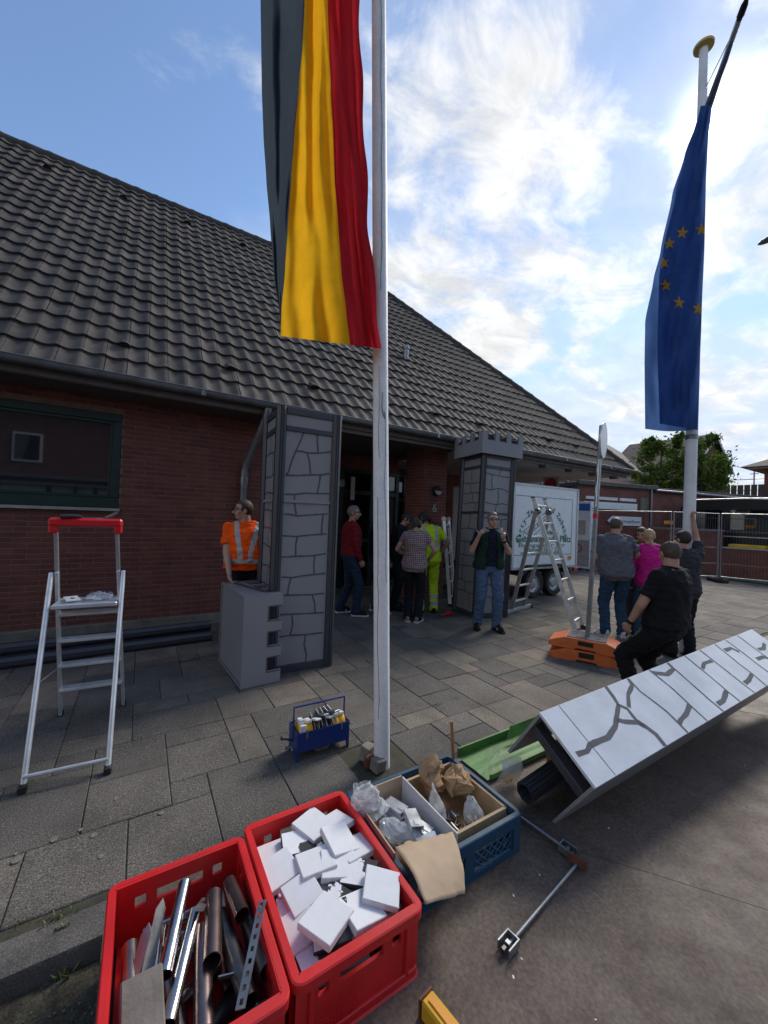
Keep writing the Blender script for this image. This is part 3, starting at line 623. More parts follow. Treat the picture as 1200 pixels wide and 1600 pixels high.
for i,yy in enumerate((12.0,10.25)):
    p=thing('overhead_line_post','thin overhead line post far beyond the garage, '+('nearer the tree' if i==0 else 'nearer the corner house'),'post',(40,yy,0),0,'overhead line posts'); MB().tube([(0,0,0),(0,0,6.5)],.05,6).build('mast','galv',p); MB().box((0,0,6.0),(.05,.5,.05)).build('crossarm','galv',p)
    for z in (4.75,5.6): MB().tube([(0,-1.8+.0,z),(0,0,z-.03),(0,1.8,z)],.02,5).build('wire','dark',p)
def street_lamp():
    l=thing('street_lamp','street lamp whose grey head just reaches in at the right edge','lamp',(13.6,1.6,0)); MB().tube([(0,0,0),(0,0,8.6),(.02,.1,9.1),(.1,.9,9.38),(.2,1.4,9.42)],[.08,.05,.045,.04,.04],10).build('mast','galv',l,True)
    MB().ell((.32,1.70,9.43),(.14,.36,.07),rot=(0,0,-.2)).build('lamp_head','zinc',l,True)
street_lamp()
def house_opposite():
    h=thing('house_opposite','brown brick house across the street, seen mirrored in the window pane','house',(-22,-13,0)); wins=[(4,4.3),(8,4.3),(13.2,4.3),(17.2,4.3),(22,4.3),(27,4.3)]
    MB().box((15,-3,3.3),(30,6,6.6)).build('wall','far_brick',h); r=MB(); r.quad((-.4,.4,6.5),(30.4,.4,6.5),(30.4,-3,9.6),(-.4,-3,9.6)); r.quad((-.4,-3,9.6),(30.4,-3,9.6),(30.4,-6.4,6.5),(-.4,-6.4,6.5)); r.build('roof','far_roof',h)
    for x,z in wins+[(a,1.4) for a,_ in wins]:
        f=MB().box((x,.02,z),(1.1,.08,1.4)).build('window','white_paint',h); MB().box((x,.05,z),(.9,.06,1.2)).build('pane','glass_dark',f)
    c=MB().box((14,2.0,2.75),(18,3.6,.16)).build('canopy','plinth',h)
    for k in range(7): MB().box((5.5+k*2.8,3.6,1.33),(.12,.12,2.68)).build('post','dark',c)
house_opposite()
def pale_shed():
    h=thing('pale_shed','low pale shed across the street, mirrored at the foot of the window pane','shed',(-7,-11.5,0)); MB().box((3.6,1,1.2),(7.6,2,2.4)).build('wall','white_paint',h); MB().box((3.6,1.05,2.44),(7.9,2.4,.1)).build('roof','plinth',h)
    for k in range(5): MB().box((.4+k*1.6,2.03,1.2),(.14,.06,2.4)).build('post','dark',h)
    MB().box((3.6,2.03,1.62),(7.6,.05,.12)).build('rail','dark',h)
pale_shed()
def red_sign():
    s=thing('round_emblem_sign','square white sign with dark red disc hanging under the far eaves','sign',(10.0,6.95,2.52),R_(0)); MB().box((0,0,.2),(.03,.5,.44),bev=.004).build('panel','sill',s)
    MB().lathe([(.19,0),(.19,.008)],c=(-.016,0,.2),ax=(-1,0,0),n=28).build('disc','red_sign',s)
    q=MB(); q.ribbon([(-.10,.05),(-.04,.17)],.05,(-.0255,0,0),(0,-1,0),(0,0,1),.001); q.ribbon([(.10,.05),(.04,.17)],.05,(-.0255,0,0),(0,-1,0),(0,0,1),.001); q.build('mark','white_paint',s)
    MB().tube([(0,0,.4),(0,0,.46)],.012,6).build('hanger','galv',s)
red_sign()
def info_board():
    s=thing('notice_board','white notice board with blue poster beside the trailer end','board',(12.9,7.75,0),R_(12)); MB().box((0,0,1.25),(.05,.62,2.3),bev=.008).build('panel','white_paint',s)
    MB().box((-.03,0,2.2),(.012,.56,.24)).build('poster','blue_print',s); MB().box((-.03,.02,1.5),(.012,.36,.5)).build('photo','plaster_beige',s); MB().box((-.03,0,.62),(.012,.6,.9)).build('lower_panel','sill',s)
    MB().pipe((-.036,.1,.78),(-.04,.1,.78),.17,.13,20).build('ring_mark','red_sign',s)
info_board()
def bicycle():
    b=thing('bicycle','dark bicycle leaning beside the white door jamb, half behind the sign post','bicycle',(13.3,7.55,0),R_(-50))
    for x in (0,1.05):
        t=MB(); n=28; pts=[(x+.34*math.cos(i*6.2832/n),0,.35+.34*math.sin(i*6.2832/n)) for i in range(n+1)]; t.tube(pts,.022,6,cap=False); w=t.build('wheel','rubber',b,True)
        sp=MB()
        for i in range(14): sp.tube([(x,0,.35),(x+.33*math.cos(i*.4488),0,.35+.33*math.sin(i*.4488))],.0025,4)
        sp.build('spokes','galv',w)
    f=MB()
    for p in (((0,0,.35),(.12,0,.95)),((.1,0,.85),(.5,0,.33)),((.1,0,.85),(.7,0,.82)),((.5,0,.33),(.72,0,.9)),((.5,0,.33),(1.05,0,.35)),((.72,0,.75),(1.05,0,.35))): f.tube(p,.018,6)
    f.build('frame','dark',b,True); MB().tube([(.0,-.28,1.08),(.1,-.15,1.06),(.13,0,1.0),(.1,.15,1.06),(.0,.28,1.08)],.014,6).build('handlebar','dark',b); MB().ell((.74,0,.95),(.14,.08,.035)).build('saddle','dark',b,True); MB().lathe([(.09,-.01),(.09,.01)],c=(.5,0,.33),ax=(0,1,0)).build('chainring','galv',b)
bicycle()
# ------------------------------------------------------------ box trailer
def trailer():
    t=thing('box_trailer','white tandem axle box trailer with green lettering beside the grey tower','trailer',(8.68,5.30,0),R_(-1.5))
    L=2.2   # local x runs to -L (towards the tower), front face y=0, body behind
    b=MB(); b.box((-L/2,.95,1.52),(L,1.9,1.80),bev=.02); b.build('body','white_gloss',t)
    e=MB()
    for x in (-.02,-L+.02): e.box((x,-.004,1.52),(.06,.02,1.8))
    e.box((-L/2,-.004,2.41),(L,.02,.045)); e.box((-L/2,-.004,.64),(L,.02,.05)); e.build('edge_trim','alu_dull',t)
    c=MB(); c.box((-L/2-.3,.95,.55),(L+.6,1.5,.10)); c.box((-L/2-.6,.95,.5),(1.6,.08,.08)); c.build('chassis','dark',t)
    for k,x in enumerate((-.83,-1.52)):
        w=MB().lathe([(.20,-.09),(.29,-.10),(.315,-.06),(.315,.06),(.29,.10),(.20,.09)],c=(x,.05,.315),ax=(0,1,0),n=28,cap=False).build('wheel','rubber',t,True)
        r=MB(); r.lathe([(.208,-.09),(.19,-.05),(.13,-.04),(.10,-.075),(.05,-.08),(.0,-.08)],c=(x,.05,.315),ax=(0,1,0),n=24,cap=False)
        for i in range(10): r.ell((x+.152*math.cos(i*.628),-.03,.315+.152*math.sin(i*.628)),(.014,.012,.014),u=6,v=4)
        r.build('rim','rim',w,True)
        MB().lathe([(.20,-.09),(.29,-.10),(.315,-.06),(.315,.06),(.29,.10)],c=(x,1.85,.315),ax=(0,1,0),n=24).build('wheel','rubber',t,True)
    pr=[(-2.05,.50),(-1.9,.62),(-1.75,.71),(-.62,.71),(-.46,.62),(-.40,.50),(-.43,.50),(-.5,.60),(-.64,.68),(-1.73,.68),(-1.87,.60),(-2.0,.50)]
    MB().prism(pr,(0,.16,0),(1,0,0),(0,0,1),.30).build('mudguard','rubber',t)
    MB().box((-.09,-.03,.56),(.16,.06,.09),bev=.01).build('marker_lamp','red_sign',t); MB().box((-.27,-.012,.83),(.12,.006,.10)).build('sticker','orange_plate',t); MB().box((-.27,-.016,.83),(.06,.006,.035)).build('sticker_print','grey_print',t)
    q=MB(); X=Vector((1,0,0)); Z=Vector((0,0,1)); O=(0,-.0045,0)
    for a in ([(-2.18,2.17),(-.22,2.17),(-.22,.92),(-2.18,.92)],): 
        for i in range(3): q.ribbon([a[i],a[i+1]],.012,O,X,Z,.001)
    q.build('border_line','grey_print',t)
    d=MB()   # line drawing of a long marquee
    for pl in ([(-1.86,1.42),(-1.20,1.83),(-1.1,1.72),(-1.70,1.34),(-1.86,1.42)],[(-1.86,1.42),(-1.86,1.32),(-1.68,1.24),(-1.68,1.34)],[(-1.68,1.24),(-1.1,1.62)],[(-1.76,1.40),(-1.17,1.76)]): d.ribbon(pl,.014,O,X,Z,.001)
    for i in range(6): d.ribbon([(-1.62+i*.1,1.42+i*.06),(-1.62+i*.1,1.47+i*.06)],.03,O,X,Z,.001)
    d.build('marquee_drawing','grey_print',t)
    txt='Party-Zelte und Zubehör'; cx,cz,r=-1.22,1.18,.78; n=len(txt)
    arc=MB(); 
    for i,ch in enumerate(txt):
        if ch==' ': continue
        a=math.pi*(1.0-.02)-math.pi*.96*(i/(n-1)); me=text_mesh(ch,.17,font_bold=True); mid=sum(v.co.x for v in me.vertices)/max(1,len(me.vertices))
        tx=Vector((math.sin(a),0,-math.cos(a))); ty=Vector((math.cos(a),0,math.sin(a)))
        for v in me.vertices: v.co=Vector((cx,-.006-v.co.z,cz))+ty*(r+v.co.y-.05)+tx*(v.co.x-mid)
        arc.bm.from_mesh(me)
    arc.build('lettering','green_print',t)
    lettering('- Verleih -',.15,t,(-1.02,-.0045,1.36),X,Z,'green_print',True,'C'); lettering('Getränkehandel Platz',.20,t,(-1.16,-.0045,1.20),X,Z,'green_print',True,'C',width=1.85)
    lettering('Bungarder Str',.12,t,(-1.22,-.0045,1.09),X,Z,'green_print',False,'C',width=1.55); lettering('Telefon 0281 / 27',.12,t,(-1.26,-.0045,.99),X,Z,'green_print',False,'C',width=1.2); lettering('www.getraenkehandel',.10,t,(-1.26,-.0045,.935),X,Z,'green_print',False,'C',width=1.35)
trailer()
# ------------------------------------------------------------ deck and the things on it
DK=.125
M_('red_plastic',(.60,.016,.016),.42,var=.12,scale=5,dirt=.28,dirtcol=(.30,.06,.05),roughvar=.1,bump=.0006,bscale=40,spec=.45)
M_('blue_plastic',(.010,.058,.11),.45,var=.12,dirt=.25,dirtcol=(.08,.11,.13),roughvar=.1)
M_('steel_tube',(.46,.45,.45),.22,metal=1.,var=.15,scale=14,roughvar=.10,dirt=.35,dirtcol=(.25,.18,.17)); M_('steel_dark',(.16,.155,.15),.4,metal=.9,var=.3,scale=14,roughvar=.15); M_('steel_red_reflect',(.27,.20,.19),.3,metal=.95,var=.3,scale=10)  # the reddish steel has the red crate's reflection put into its colour
M_('board_white',(.72,.72,.74),.75,var=.05,scale=10,dirt=.4,dirtcol=(.5,.5,.51),bump=.0005,bscale=90); M_('board_edge',(.62,.58,.58),.85,var=.1,scale=30,bump=.001)
def peel_mat():
    m=mk('board_peeled',(.78,.78,.80),.75,var=.05,scale=10,bump=.0015,bscale=80); nt=m.node_tree; N=nt.nodes; L=nt.links; b=N['Principled BSDF']; src=b.inputs['Base Color'].links[0].from_socket
    tc=N.new('ShaderNodeTexCoord'); n=N.new('ShaderNodeTexNoise'); L.new(tc.outputs['Object'],n.inputs['Vector']); n.inputs['Scale'].default_value=11; n.inputs['Detail'].default_value=9; n.inputs['Roughness'].default_value=.62
    sp=N.new('ShaderNodeSeparateXYZ'); L.new(tc.outputs['Object'],sp.inputs[0]); q=N.new('ShaderNodeMath'); q.operation='MULTIPLY_ADD'; L.new(sp.outputs[0],q.inputs[0]); q.inputs[1].default_value=1.6; L.new(n.outputs['Fac'],q.inputs[2])
    r=N.new('ShaderNodeMapRange'); L.new(q.outputs[0],r.inputs[0]); r.inputs[1].default_value=.545; r.inputs[2].default_value=.56
    x=N.new('ShaderNodeMixRGB'); L.new(r.outputs[0],x.inputs[0]); L.new(src,x.inputs[1]); x.inputs[2].default_value=(.03,.031,.034,1); L.new(x.outputs[0],b.inputs['Base Color']); return m
MT['board_peeled']=peel_mat(); M_('board_dark',(.035,.036,.04),.7,var=.3)
M_('wood',(.30,.155,.06),.6,var=.25,scale=9,bump=.001,bscale=60); M_('wood_pale',(.42,.29,.16),.6,var=.2,scale=9,bump=.001,bscale=60)
M_('card',(.50,.36,.235),.85,var=.08,scale=6,bump=.0012,bscale=25); M_('card_white',(.62,.61,.62),.75,var=.06); M_('kraft',(.36,.22,.11),.8,var=.15,scale=12,bump=.002,bscale=35); M_('tape',(.55,.33,.08),.35,var=.1)
MT['film']=film_mat('film',clear=.62); MT['film_clear']=film_mat('film_clear',clear=.6)
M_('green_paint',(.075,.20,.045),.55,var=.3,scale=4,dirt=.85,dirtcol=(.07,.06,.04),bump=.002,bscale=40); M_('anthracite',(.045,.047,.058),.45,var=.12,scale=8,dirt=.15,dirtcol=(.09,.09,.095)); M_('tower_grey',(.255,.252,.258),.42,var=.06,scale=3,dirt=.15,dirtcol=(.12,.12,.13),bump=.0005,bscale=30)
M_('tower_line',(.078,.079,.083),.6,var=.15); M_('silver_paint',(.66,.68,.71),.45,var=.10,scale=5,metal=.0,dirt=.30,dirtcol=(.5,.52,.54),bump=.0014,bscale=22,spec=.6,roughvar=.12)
M_('orange_rubber',(.58,.13,.025),.6,var=.15,dirt=.35,dirtcol=(.25,.08,.03)); M_('grey_rubber',(.13,.125,.12),.8,var=.2,dirt=.3); M_('blue_steel',(.006,.03,.17),.4,var=.1,dirt=.15,dirtcol=(.03,.03,.12)); M_('strap_yellow',(.70,.37,.01),.6,var=.15); M_('label_white',(.75,.75,.73),.6)
M_('pole_paint',(.82,.82,.81),.55,var=.08,scale=3,dirt=.35,dirtcol=(.33,.33,.32),bump=.0012,bscale=14,fine=.06,fscale=60); M_('ladder_red',(.62,.01,.016),.4,var=.08); M_('black_plastic',(.02,.02,.02),.5)
M_('stone_a',(.20,.17,.145),.9,var=.25,bump=.003,bscale=60); M_('rusty_brown',(.13,.045,.03),.7,var=.3,scale=20)
def panel_holes(b,o,x,y,xs,ys,holes,th):
    """wall plate with rectangular holes: xs, ys cut coordinates, holes set of cells"""
    o=Vector(o); x=Vector(x); y=Vector(y); n=x.cross(y)*th; nx,ny=len(xs)-1,len(ys)-1
    P=lambda i,j,k: o+x*xs[i]+y*ys[j]+(n if k else Vector())
    for i in range(nx):
        for j in range(ny):
            if (i,j) in holes: continue
            b.quad(P(i,j,0),P(i,j+1,0),P(i+1,j+1,0),P(i+1,j,0)); b.quad(P(i,j,1),P(i+1,j,1),P(i+1,j+1,1),P(i,j+1,1))
            for (a,c,e,f,di,dj) in ((i,j,i+1,j,0,-1),(i+1,j,i+1,j+1,1,0),(i+1,j+1,i,j+1,0,1),(i,j+1,i,j,-1,0)):
                k=(i+di,j+dj)
                if k in holes or not (0<=k[0]<nx and 0<=k[1]<ny): b.quad(P(a,c,0),P(e,f,0),P(e,f,1),P(a,c,1))
def deck():
    d=thing('flat_deck','low dark brown deck of worn boards carrying the crates and the lying tower','deck',(0,0,0))
    a,b=(1.46,1.42),(2.16,.49); v=Vector((b[0]-a[0],b[1]-a[1])).normalized(); 
    def on(t): return (a[0]+v.x*t,a[1]+v.y*t)
    y0,y1=-1.6,1.775; t1=(y1-a[1])/v.y; t0=(y0-a[1])/v.y; p1=on(t1); p0=on(t0); g=.0025
    MB().prism([(-.06,y0),(p0[0]-g,y0),(p1[0]-g,y1),(-.06,y1)],(0,0,DK-.03),(1,0,0),(0,1,0),.03).build('panel','deck',d)
    q0=(p0[0]+2.6,y0); q1=(p1[0]+2.6,y1)
    MB().prism([(p0[0]+g,y0),(q0[0]-g,y0),(q1[0]-g,y1),(p1[0]+g,y1)],(0,0,DK-.031),(1,0,0),(0,1,0),.03).build('panel','deck',d)
    MB().prism([(q0[0]+g,y0),(9.2,y0),(9.2,y1),(q1[0]+g,y1)],(0,0,DK-.03),(1,0,0),(0,1,0),.03).build('panel','deck',d)
    MB().box((4.55,.08,.0),(9.15,3.3,.17)).build('frame','dark',d)
deck()
def crate(name,label,loc,sx,sy,h,m,group=None,lattice=False):
    c=thing(name,label,'crate',loc,0,group); t=.012; b=MB(); b.box((0,0,.012),(sx-.06,sy-.06,.024)); b.build('base',m,c)
    w=MB(); ix,iy=sx/2-.010,sy/2-.010
    if not lattice:
        for s in (-1,1):      # short ends with three grips
            L=2*ix; xs=[0,L*.16,L*.24,L*.32,L*.68,L*.76,L*.84,L]; ys=[0,h*.60,h*.77,h]; hl={(1,1),(3,1),(5,1)}
            panel_holes(w,(-ix,s*iy-t/2,0) if s>0 else (-ix,s*iy+t/2,0),(1,0,0),(0,0,1),xs,ys,hl,t*(1 if s>0 else -1))
            L=2*iy; xs=[0,L*.12,L*.2,L*.38,L*.62,L*.8,L*.88,L]; hl={(1,1),(3,1),(5,1)}
            panel_holes(w,(s*ix,-iy+t,0),(0,1,0),(0,0,1),[q if q<L*.95 else L-2*t for q in xs],ys,hl,t*(-1 if s>0 else 1))
    else:
        for s in (-1,1):
            for L,o,x in ((2*ix,(-ix,s*iy,0),(1,0,0)),(2*iy-2*t,(s*ix,-iy+t,0),(0,1,0))):
                xs=[0,L*.07,L*.46,L*.54,L*.93,L]; ys=[0,h*.14,h*.70,h*.74,h]; panel_holes(w,o,x,(0,0,1),xs,ys,{(1,1),(3,1)},t*(1 if (s>0)==(x[0]==0) else -1))
                O=Vector(o); X=Vector(x)
                for (a0,a1) in ((L*.07,L*.46),(L*.54,L*.93)):
                    n=6; H=h*.56; W=(a1-a0)
                    for k in range(-3,n+1):
                        for sg in (1,-1):
                            p=[]; x0=a0+W*k/n; 
                            pts=[(x0+ (W*2.6/n)*(f/12.) if sg>0 else x0+(W*2.6/n)*(1-f/12.),h*.14+H*f/12.) for f in range(13)]
                            pts=[q for q in pts if a0<=q[0]<=a1]
                            if len(pts)>1: w.tube([O+X*pts[0][0]+Vector((0,0,pts[0][1])),O+X*pts[-1][0]+Vector((0,0,pts[-1][1]))],.0028,4)
    w.build('walls',m,c)
    def frame(zc,hh,ox,name_,bev):
        r=MB(); ro=.03
        def loop(ex,z):
            P=[]
            for cx,cy,a0 in ((1,1,0),(-1,1,90),(-1,-1,180),(1,-1,270)):
                for k in range(5):
                    a=R_(a0+k*22.5); P.append(r.bm.verts.new((cx*(sx/2-ro)+math.cos(a)*(ro+ex),cy*(sy/2-ro)+math.sin(a)*(ro+ex),z)))
            return P
        rings=[loop(0,zc-hh/2),loop(ox,zc-hh/2+.003),loop(ox,zc+hh/2-.004),loop(ox-.004,zc+hh/2),loop(-.018,zc+hh/2),loop(-.020,zc+hh/2-.006),loop(-.020,zc-hh/2)]; rings.append(rings[0]); r.skin(rings,cap=False)
        return r.build(name_,m,c,True)
    frame(h-.016,.034,.004,'rim',.004); frame(.014,.028,-.006,'foot_rim',.003)
    for s in (-1,1):
        for q in (-1,1):
            for (px,py,a,bx) in ((s*(sx/2-.012),q*(sy/2-.055),0,.08),(s*(sx/2-.055),q*(sy/2-.012),1,.08)):
                MB().box((px,py,h*.5),((.012,.014,h*.84) if not a else (.014,.012,h*.84)),bev=.003).build('rib',m,c)
        if not lattice and s<0:
            q=MB()
            for i in range(12):
                for j in range(9): q.box((-sx*.30+i*.0105,-sy/2+.0095,.03+j*.0095),(.0035,.002,.0035))
            q.build('dot_pattern',m,c,kind='stuff')
    return c
crate('red_crate','red plastic crate filled with cut steel tubes, at the bottom left',(.17,1.285,DK),.43,.60,.22,'red_plastic','red crates on the deck')
crate('red_crate','red plastic crate filled with white square board offcuts',(.62,1.312,DK),.44,.625,.22,'red_plastic','red crates on the deck')
crate('blue_crate','blue plastic lattice crate holding boxes of fittings',(1.205,1.405,DK),.65,.50,.17,'blue_plastic',None,True)
def tubes():
    B=DK+.02
    T=[((.175,1.49,.33),(.105,1.25,.30),.020,'steel_tube'),((.20,1.40,.30),(.11,1.15,.27),.020,'steel_tube'),((.262,1.44,.29),(.226,1.22,.30),.027,'steel_red_reflect'),((.215,1.36,.27),(.190,1.09,.26),.026,'steel_red_reflect'),((.315,1.45,.30),(.325,1.29,.32),.024,'steel_red_reflect'),((.275,1.39,.26),(.305,1.09,.27),.025,'steel_dark'),((.35,1.37,.26),(.365,1.13,.28),.025,'steel_dark'),((.10,1.46,.24),(.07,1.2,.23),.022,'steel_tube'),((.02,1.44,.25),(.03,1.12,.22),.022,'steel_red_reflect'),((.12,1.30,.22),(.16,1.04,.22),.022,'steel_red_reflect'),((.30,1.5,.22),(.28,1.2,.2),.024,'steel_red_reflect'),((.34,1.20,.20),(.33,1.02,.20),.02,'steel_tube'),((.06,1.50,.21),(.22,1.47,.23),.020,'steel_tube'),((.05,1.46,.19),(.21,1.43,.2),.020,'steel_tube'),((.05,1.42,.185),(.2,1.39,.19),.020,'steel_tube'),((.20,1.07,.2),(.35,1.1,.19),.024,'steel_dark'),((.08,1.1,.18),(.3,1.2,.18),.025,'steel_dark'),((.1,1.25,.18),(.33,1.33,.175),.025,'steel_red_reflect')]
    names=['shiny steel tube lying uppermost, pointing at the crate back','shiny steel tube beside the uppermost one','reddish steel tube with wide open end in the middle','long reddish steel tube with open end near the crate front','short reddish tube leaning in the far right corner','dark steel tube below the perforated strip','dark steel tube against the right crate wall']
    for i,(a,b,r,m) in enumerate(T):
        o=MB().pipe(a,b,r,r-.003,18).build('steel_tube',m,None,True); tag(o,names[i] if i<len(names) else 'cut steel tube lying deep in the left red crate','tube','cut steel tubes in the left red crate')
    for i,(p,w,l,rot) in enumerate((((.225,1.42,.295),.03,.19,(.15,.6,1.25)),((.085,1.40,.28),.03,.2,(.3,-.3,1.3)),((.26,1.20,.25),.04,.20,(.1,.9,1.4)),((.31,1.0+.05,.26),.05,.12,(.5,.2,.3)),((.045,1.36,.27),.035,.16,(-.5,-.5,1.2)),((.2,1.05,.26),.03,.12,(.1,.2,.7)))):
        MB().prism([(-l/2,-w/2),(l/2*.7,-w/2),(l/2,0),(l/2*.7,w/2),(-l/2,w/2)],(0,0,0),(1,0,0),(0,1,0),.003).build('steel_strip','steel_dark' if i%2 else 'galv',loc=p,rot=rot,label=('pointed steel offcut between the two shiny tubes','pointed steel offcut by the left crate wall','broad grey steel offcut under the perforated strip','short steel flat lying at the crate front','small steel offcut near the brown block','small steel flat below the shiny tubes')[i],cat='steel offcut',group='flat steel offcuts in the left red crate')
    b=MB(); L=.26; n=9; xs=[0]; hl=set()
    for k in range(n): xs+= [L*(k+.28)/n,L*(k+.72)/n]; hl.add((2*k+1,1))
    xs.append(L); panel_holes(b,(0,0,0),(1,0,0),(0,1,0),xs,[0,.008,.018,.026],hl,.003); b.build('perforated_strip','galv',loc=(.375,1.285,.345),rot=(.25,.12,R_(-117)),label='perforated galvanised strip lying across the steel tubes',cat='strip')
    MB().box((0,0,0),(.10,.155,.05),bev=.004).build('paver_block','stone_a',loc=(.05,1.19,.29),rot=(.35,.05,.05),label='brown sandy block lying in the left red crate',cat='block')
tubes()
def boards():
    rnd=random.Random(21); W=.122
    top=[(.755,1.13,.34,-.62,'board_white'),(.665,1.11,.325,.12,'board_white'),(.725,1.235,.318,.78,'board_peeled'),(.60,1.19,.308,.45,'board_peeled'),(.545,1.125,.343,.5,'board_white'),(.52,1.27,.315,.12,'board_white'),(.60,1.345,.328,-.08,'board_white'),(.715,1.385,.335,.05,'board_white'),(.745,1.49,.318,.25,'board_white'),(.58,1.475,.312,-.2,'board_peeled'),(.475,1.40,.308,.15,'board_white'),(.47,1.18,.295,.05,'board_white'),(.67,1.30,.322,-.35,'board_white'),(.56,1.12,.322,-.3,'board_peeled'),(.765,1.34,.312,.1,'board_white'),(.66,1.52,.322,.4,'board_white')]
    lbl=['white board offcut with clean face, nearest the right crate wall','dusty white board offcut at the crate front','dark board offcut with torn white patch','white board offcut with dark torn edge in the crate middle','white board offcut tilted over the left front corner','white board offcut standing out at the left crate wall','scuffed white board offcut with raised lower edge','clean white board offcut right of the scuffed one','speckled white board offcut in the far right corner','white board offcut with dark chipped edge at the crate back','white board offcut with blackened rim in the far left corner','white board offcut half hidden by the left crate wall','white board offcut turned askew in the crate middle','dark edged board offcut near the left front corner','white board offcut leaning on the right crate wall','white board offcut askew at the crate back wall']
    k=0
    def one(x,y,z,a,m,lb,tilt):
        w=W*rnd.uniform(.92,1.08); d=W*rnd.uniform(.85,1.1); th=.023 if m!='board_peeled' else .02
        b=MB(); b.box((0,0,0),(w,d,th),bev=.0022)
        for f in b.bm.faces: f.material_index=0 if abs(f.normal.z)>.9 and f.calc_center_median().z>0 else 1
        b.build('board_offcut',[m,'board_edge' if m!='board_peeled' else 'board_dark'],loc=(x,y,z),rot=(tilt[0],tilt[1],a),label=lb,cat='board',group='white board offcuts in the red crate')
    for i,(x,y,z,a,m) in enumerate(top): one(x,y,z,a,m,lbl[i],(rnd.gauss(0,.13),rnd.gauss(0,.13)))
    for i in range(26): one(.50+(i%3)*.12+rnd.uniform(-.01,.01),1.125+((i//3)%4)*.125+rnd.uniform(-.01,.01),.285-(i//12)*.045,rnd.uniform(-.25,.25),rnd.choice(('board_white','board_white','board_peeled')),'white board offcut buried under the top layer of the crate',(rnd.gauss(0,.05),rnd.gauss(0,.05)))
boards()
def crumple(f,nu,nv,amp,sc,seed):
    def g(u,v):
        p=f(u,v); q=Vector((p.x*sc+seed,p.y*sc,p.z*sc)); r=p+Vector((noise.noise(q),noise.noise(q+Vector((9,0,0))),noise.noise(q+Vector((0,9,0)))))*amp
        k=q*2.7; d=abs(noise.noise(k+Vector((4,4,0)))); return r+Vector((d,noise.noise(k),d-.3))*amp*.8
    return MB().grid(g,nu,nv)
def blue_contents():
    B=DK+.026
    w=thing('white_carton','open white carton holding metal brackets inside the blue crate','carton',(0,0,0))
    for (a,b) in (((1.165,1.59),(1.165,1.19)),((.895,1.60),(1.165,1.60)),((.89,1.60),(.885,1.24))): MB().bar((*a,B+.085),(*b,B+.085),.006,.17).build('side','card_white' if a[0]>1 else 'card',w)
    MB().box((1.03,1.4,B+.004),(.27,.4,.006)).build('base','card',w)
    rnd=random.Random(2)
    for i in range(13):
        if i<5: x,y,z,a=1.075+.012*i-.05,1.47+.01*i,B+.03+.018*i,.05*i
        else: x,y,z,a=1.07+rnd.uniform(-.06,.045),1.37-.022*(i-5),B+.05+.011*((i*7)%9),rnd.uniform(-.5,.5)
        b=MB(); L,W_,H=.12,.055,.024; b.box((0,0,H/2),(W_,L,.003)); b.box((-W_/2,0,0),(.003,L,H)); b.box((W_/2,0,0),(.003,L,H)); b.box((0,-L/2+.02,H/2+.003),(.02,.03,.003))
        b.build('metal_bracket','alu' if i%3 else 'alu_dull',loc=(x,y,z),rot=(rnd.gauss(0,.12),rnd.gauss(0,.15),a),label='aluminium bracket stacked in the white carton',cat='bracket',group='aluminium brackets in the white carton')
    t=MB().pipe((0,0,0),(0,0,.03),.048,.038,28).build('tape_roll','tape',None,True,loc=(.955,1.235,B+.12),rot=(.5,.1,.2),label='roll of brown tape at the corner of the white carton',cat='tape')
    c=crumple(lambda u,v:Vector((.872,1.225,.362)).lerp(Vector((1.15,1.205,.325)),u).lerp(Vector((.862,1.02,.33)).lerp(Vector((1.055,1.03,.26)),u),v)+Vector((0,-.03,.025))*math.sin(v*3.14)*.7,14,14,.005,14,3).build('cardboard_flap','card',None,True,label='bent brown cardboard sheet draped over the crate corner',cat='cardboard'); c.modifiers.new('t','SOLIDIFY').thickness=.004
    # crumpled clear bag with printed label
    def bag(u,v):
        a=v*6.283; r=.062*(1-.55*u**2)*(1 if u>.02 else .4)+.01; return Vector((.915+u*.0-.09*(u-.3)+r*math.cos(a)*1.15,1.53-.06*u+.16*(.5-u)*0+r*.62*math.sin(a),B+.11+.20*u))
    g=thing('plastic_bag','crumpled clear plastic bag with printed label leaning on the white carton','bag',(0,0,0)); crumple(bag,17,19,.022,19,1).build('film','film',g)
    crumple(lambda u,v:Vector((.885+u*.06,1.50-.01*u,B+.155+v*.085)),4,6,.004,12,2).build('label','label_white',g)
    def bag2(u,v):
        a=v*6.283; r=.05*math.sin(math.pi*min(.97,u*.9+.08))+.008; return Vector((.95+u*.13+r*.5*math.cos(a),1.46-u*.17+r*math.cos(a)*.6,B+.10+r*math.sin(a)*.8))
    crumple(bag2,16,14,.018,19,8).build('film','film',g)
    # wooden box with fittings
    d=thing('wooden_box','small open wooden box with loose hardware inside the blue crate','box',(0,0,0))
    for (a,b) in (((1.50,1.225),(1.50,1.60)),((1.18,1.225),(1.50,1.225)),((1.18,1.60),(1.50,1.60)),((1.18,1.23),(1.18,1.6))): MB().bar((*a,B+.07),(*b,B+.07),.014,.13).build('side','wood_pale',d)
    MB().box((1.34,1.41,B+.01),(.32,.37,.01)).build('base','wood',d)
    for i in range(46):
        p=Vector((1.22+rnd.random()*.2,1.25+rnd.random()*.13,B+.03+rnd.random()*.03)); q=p+Vector((rnd.gauss(0,.03),rnd.gauss(0,.03),rnd.gauss(0,.012)))
        o=MB().tube([p,q],.0055,6).build('bolt','steel_dark' if i%3 else 'galv',None,True,label='loose bolt among the hardware in the wooden box',cat='bolt',group='loose bolts in the wooden box')
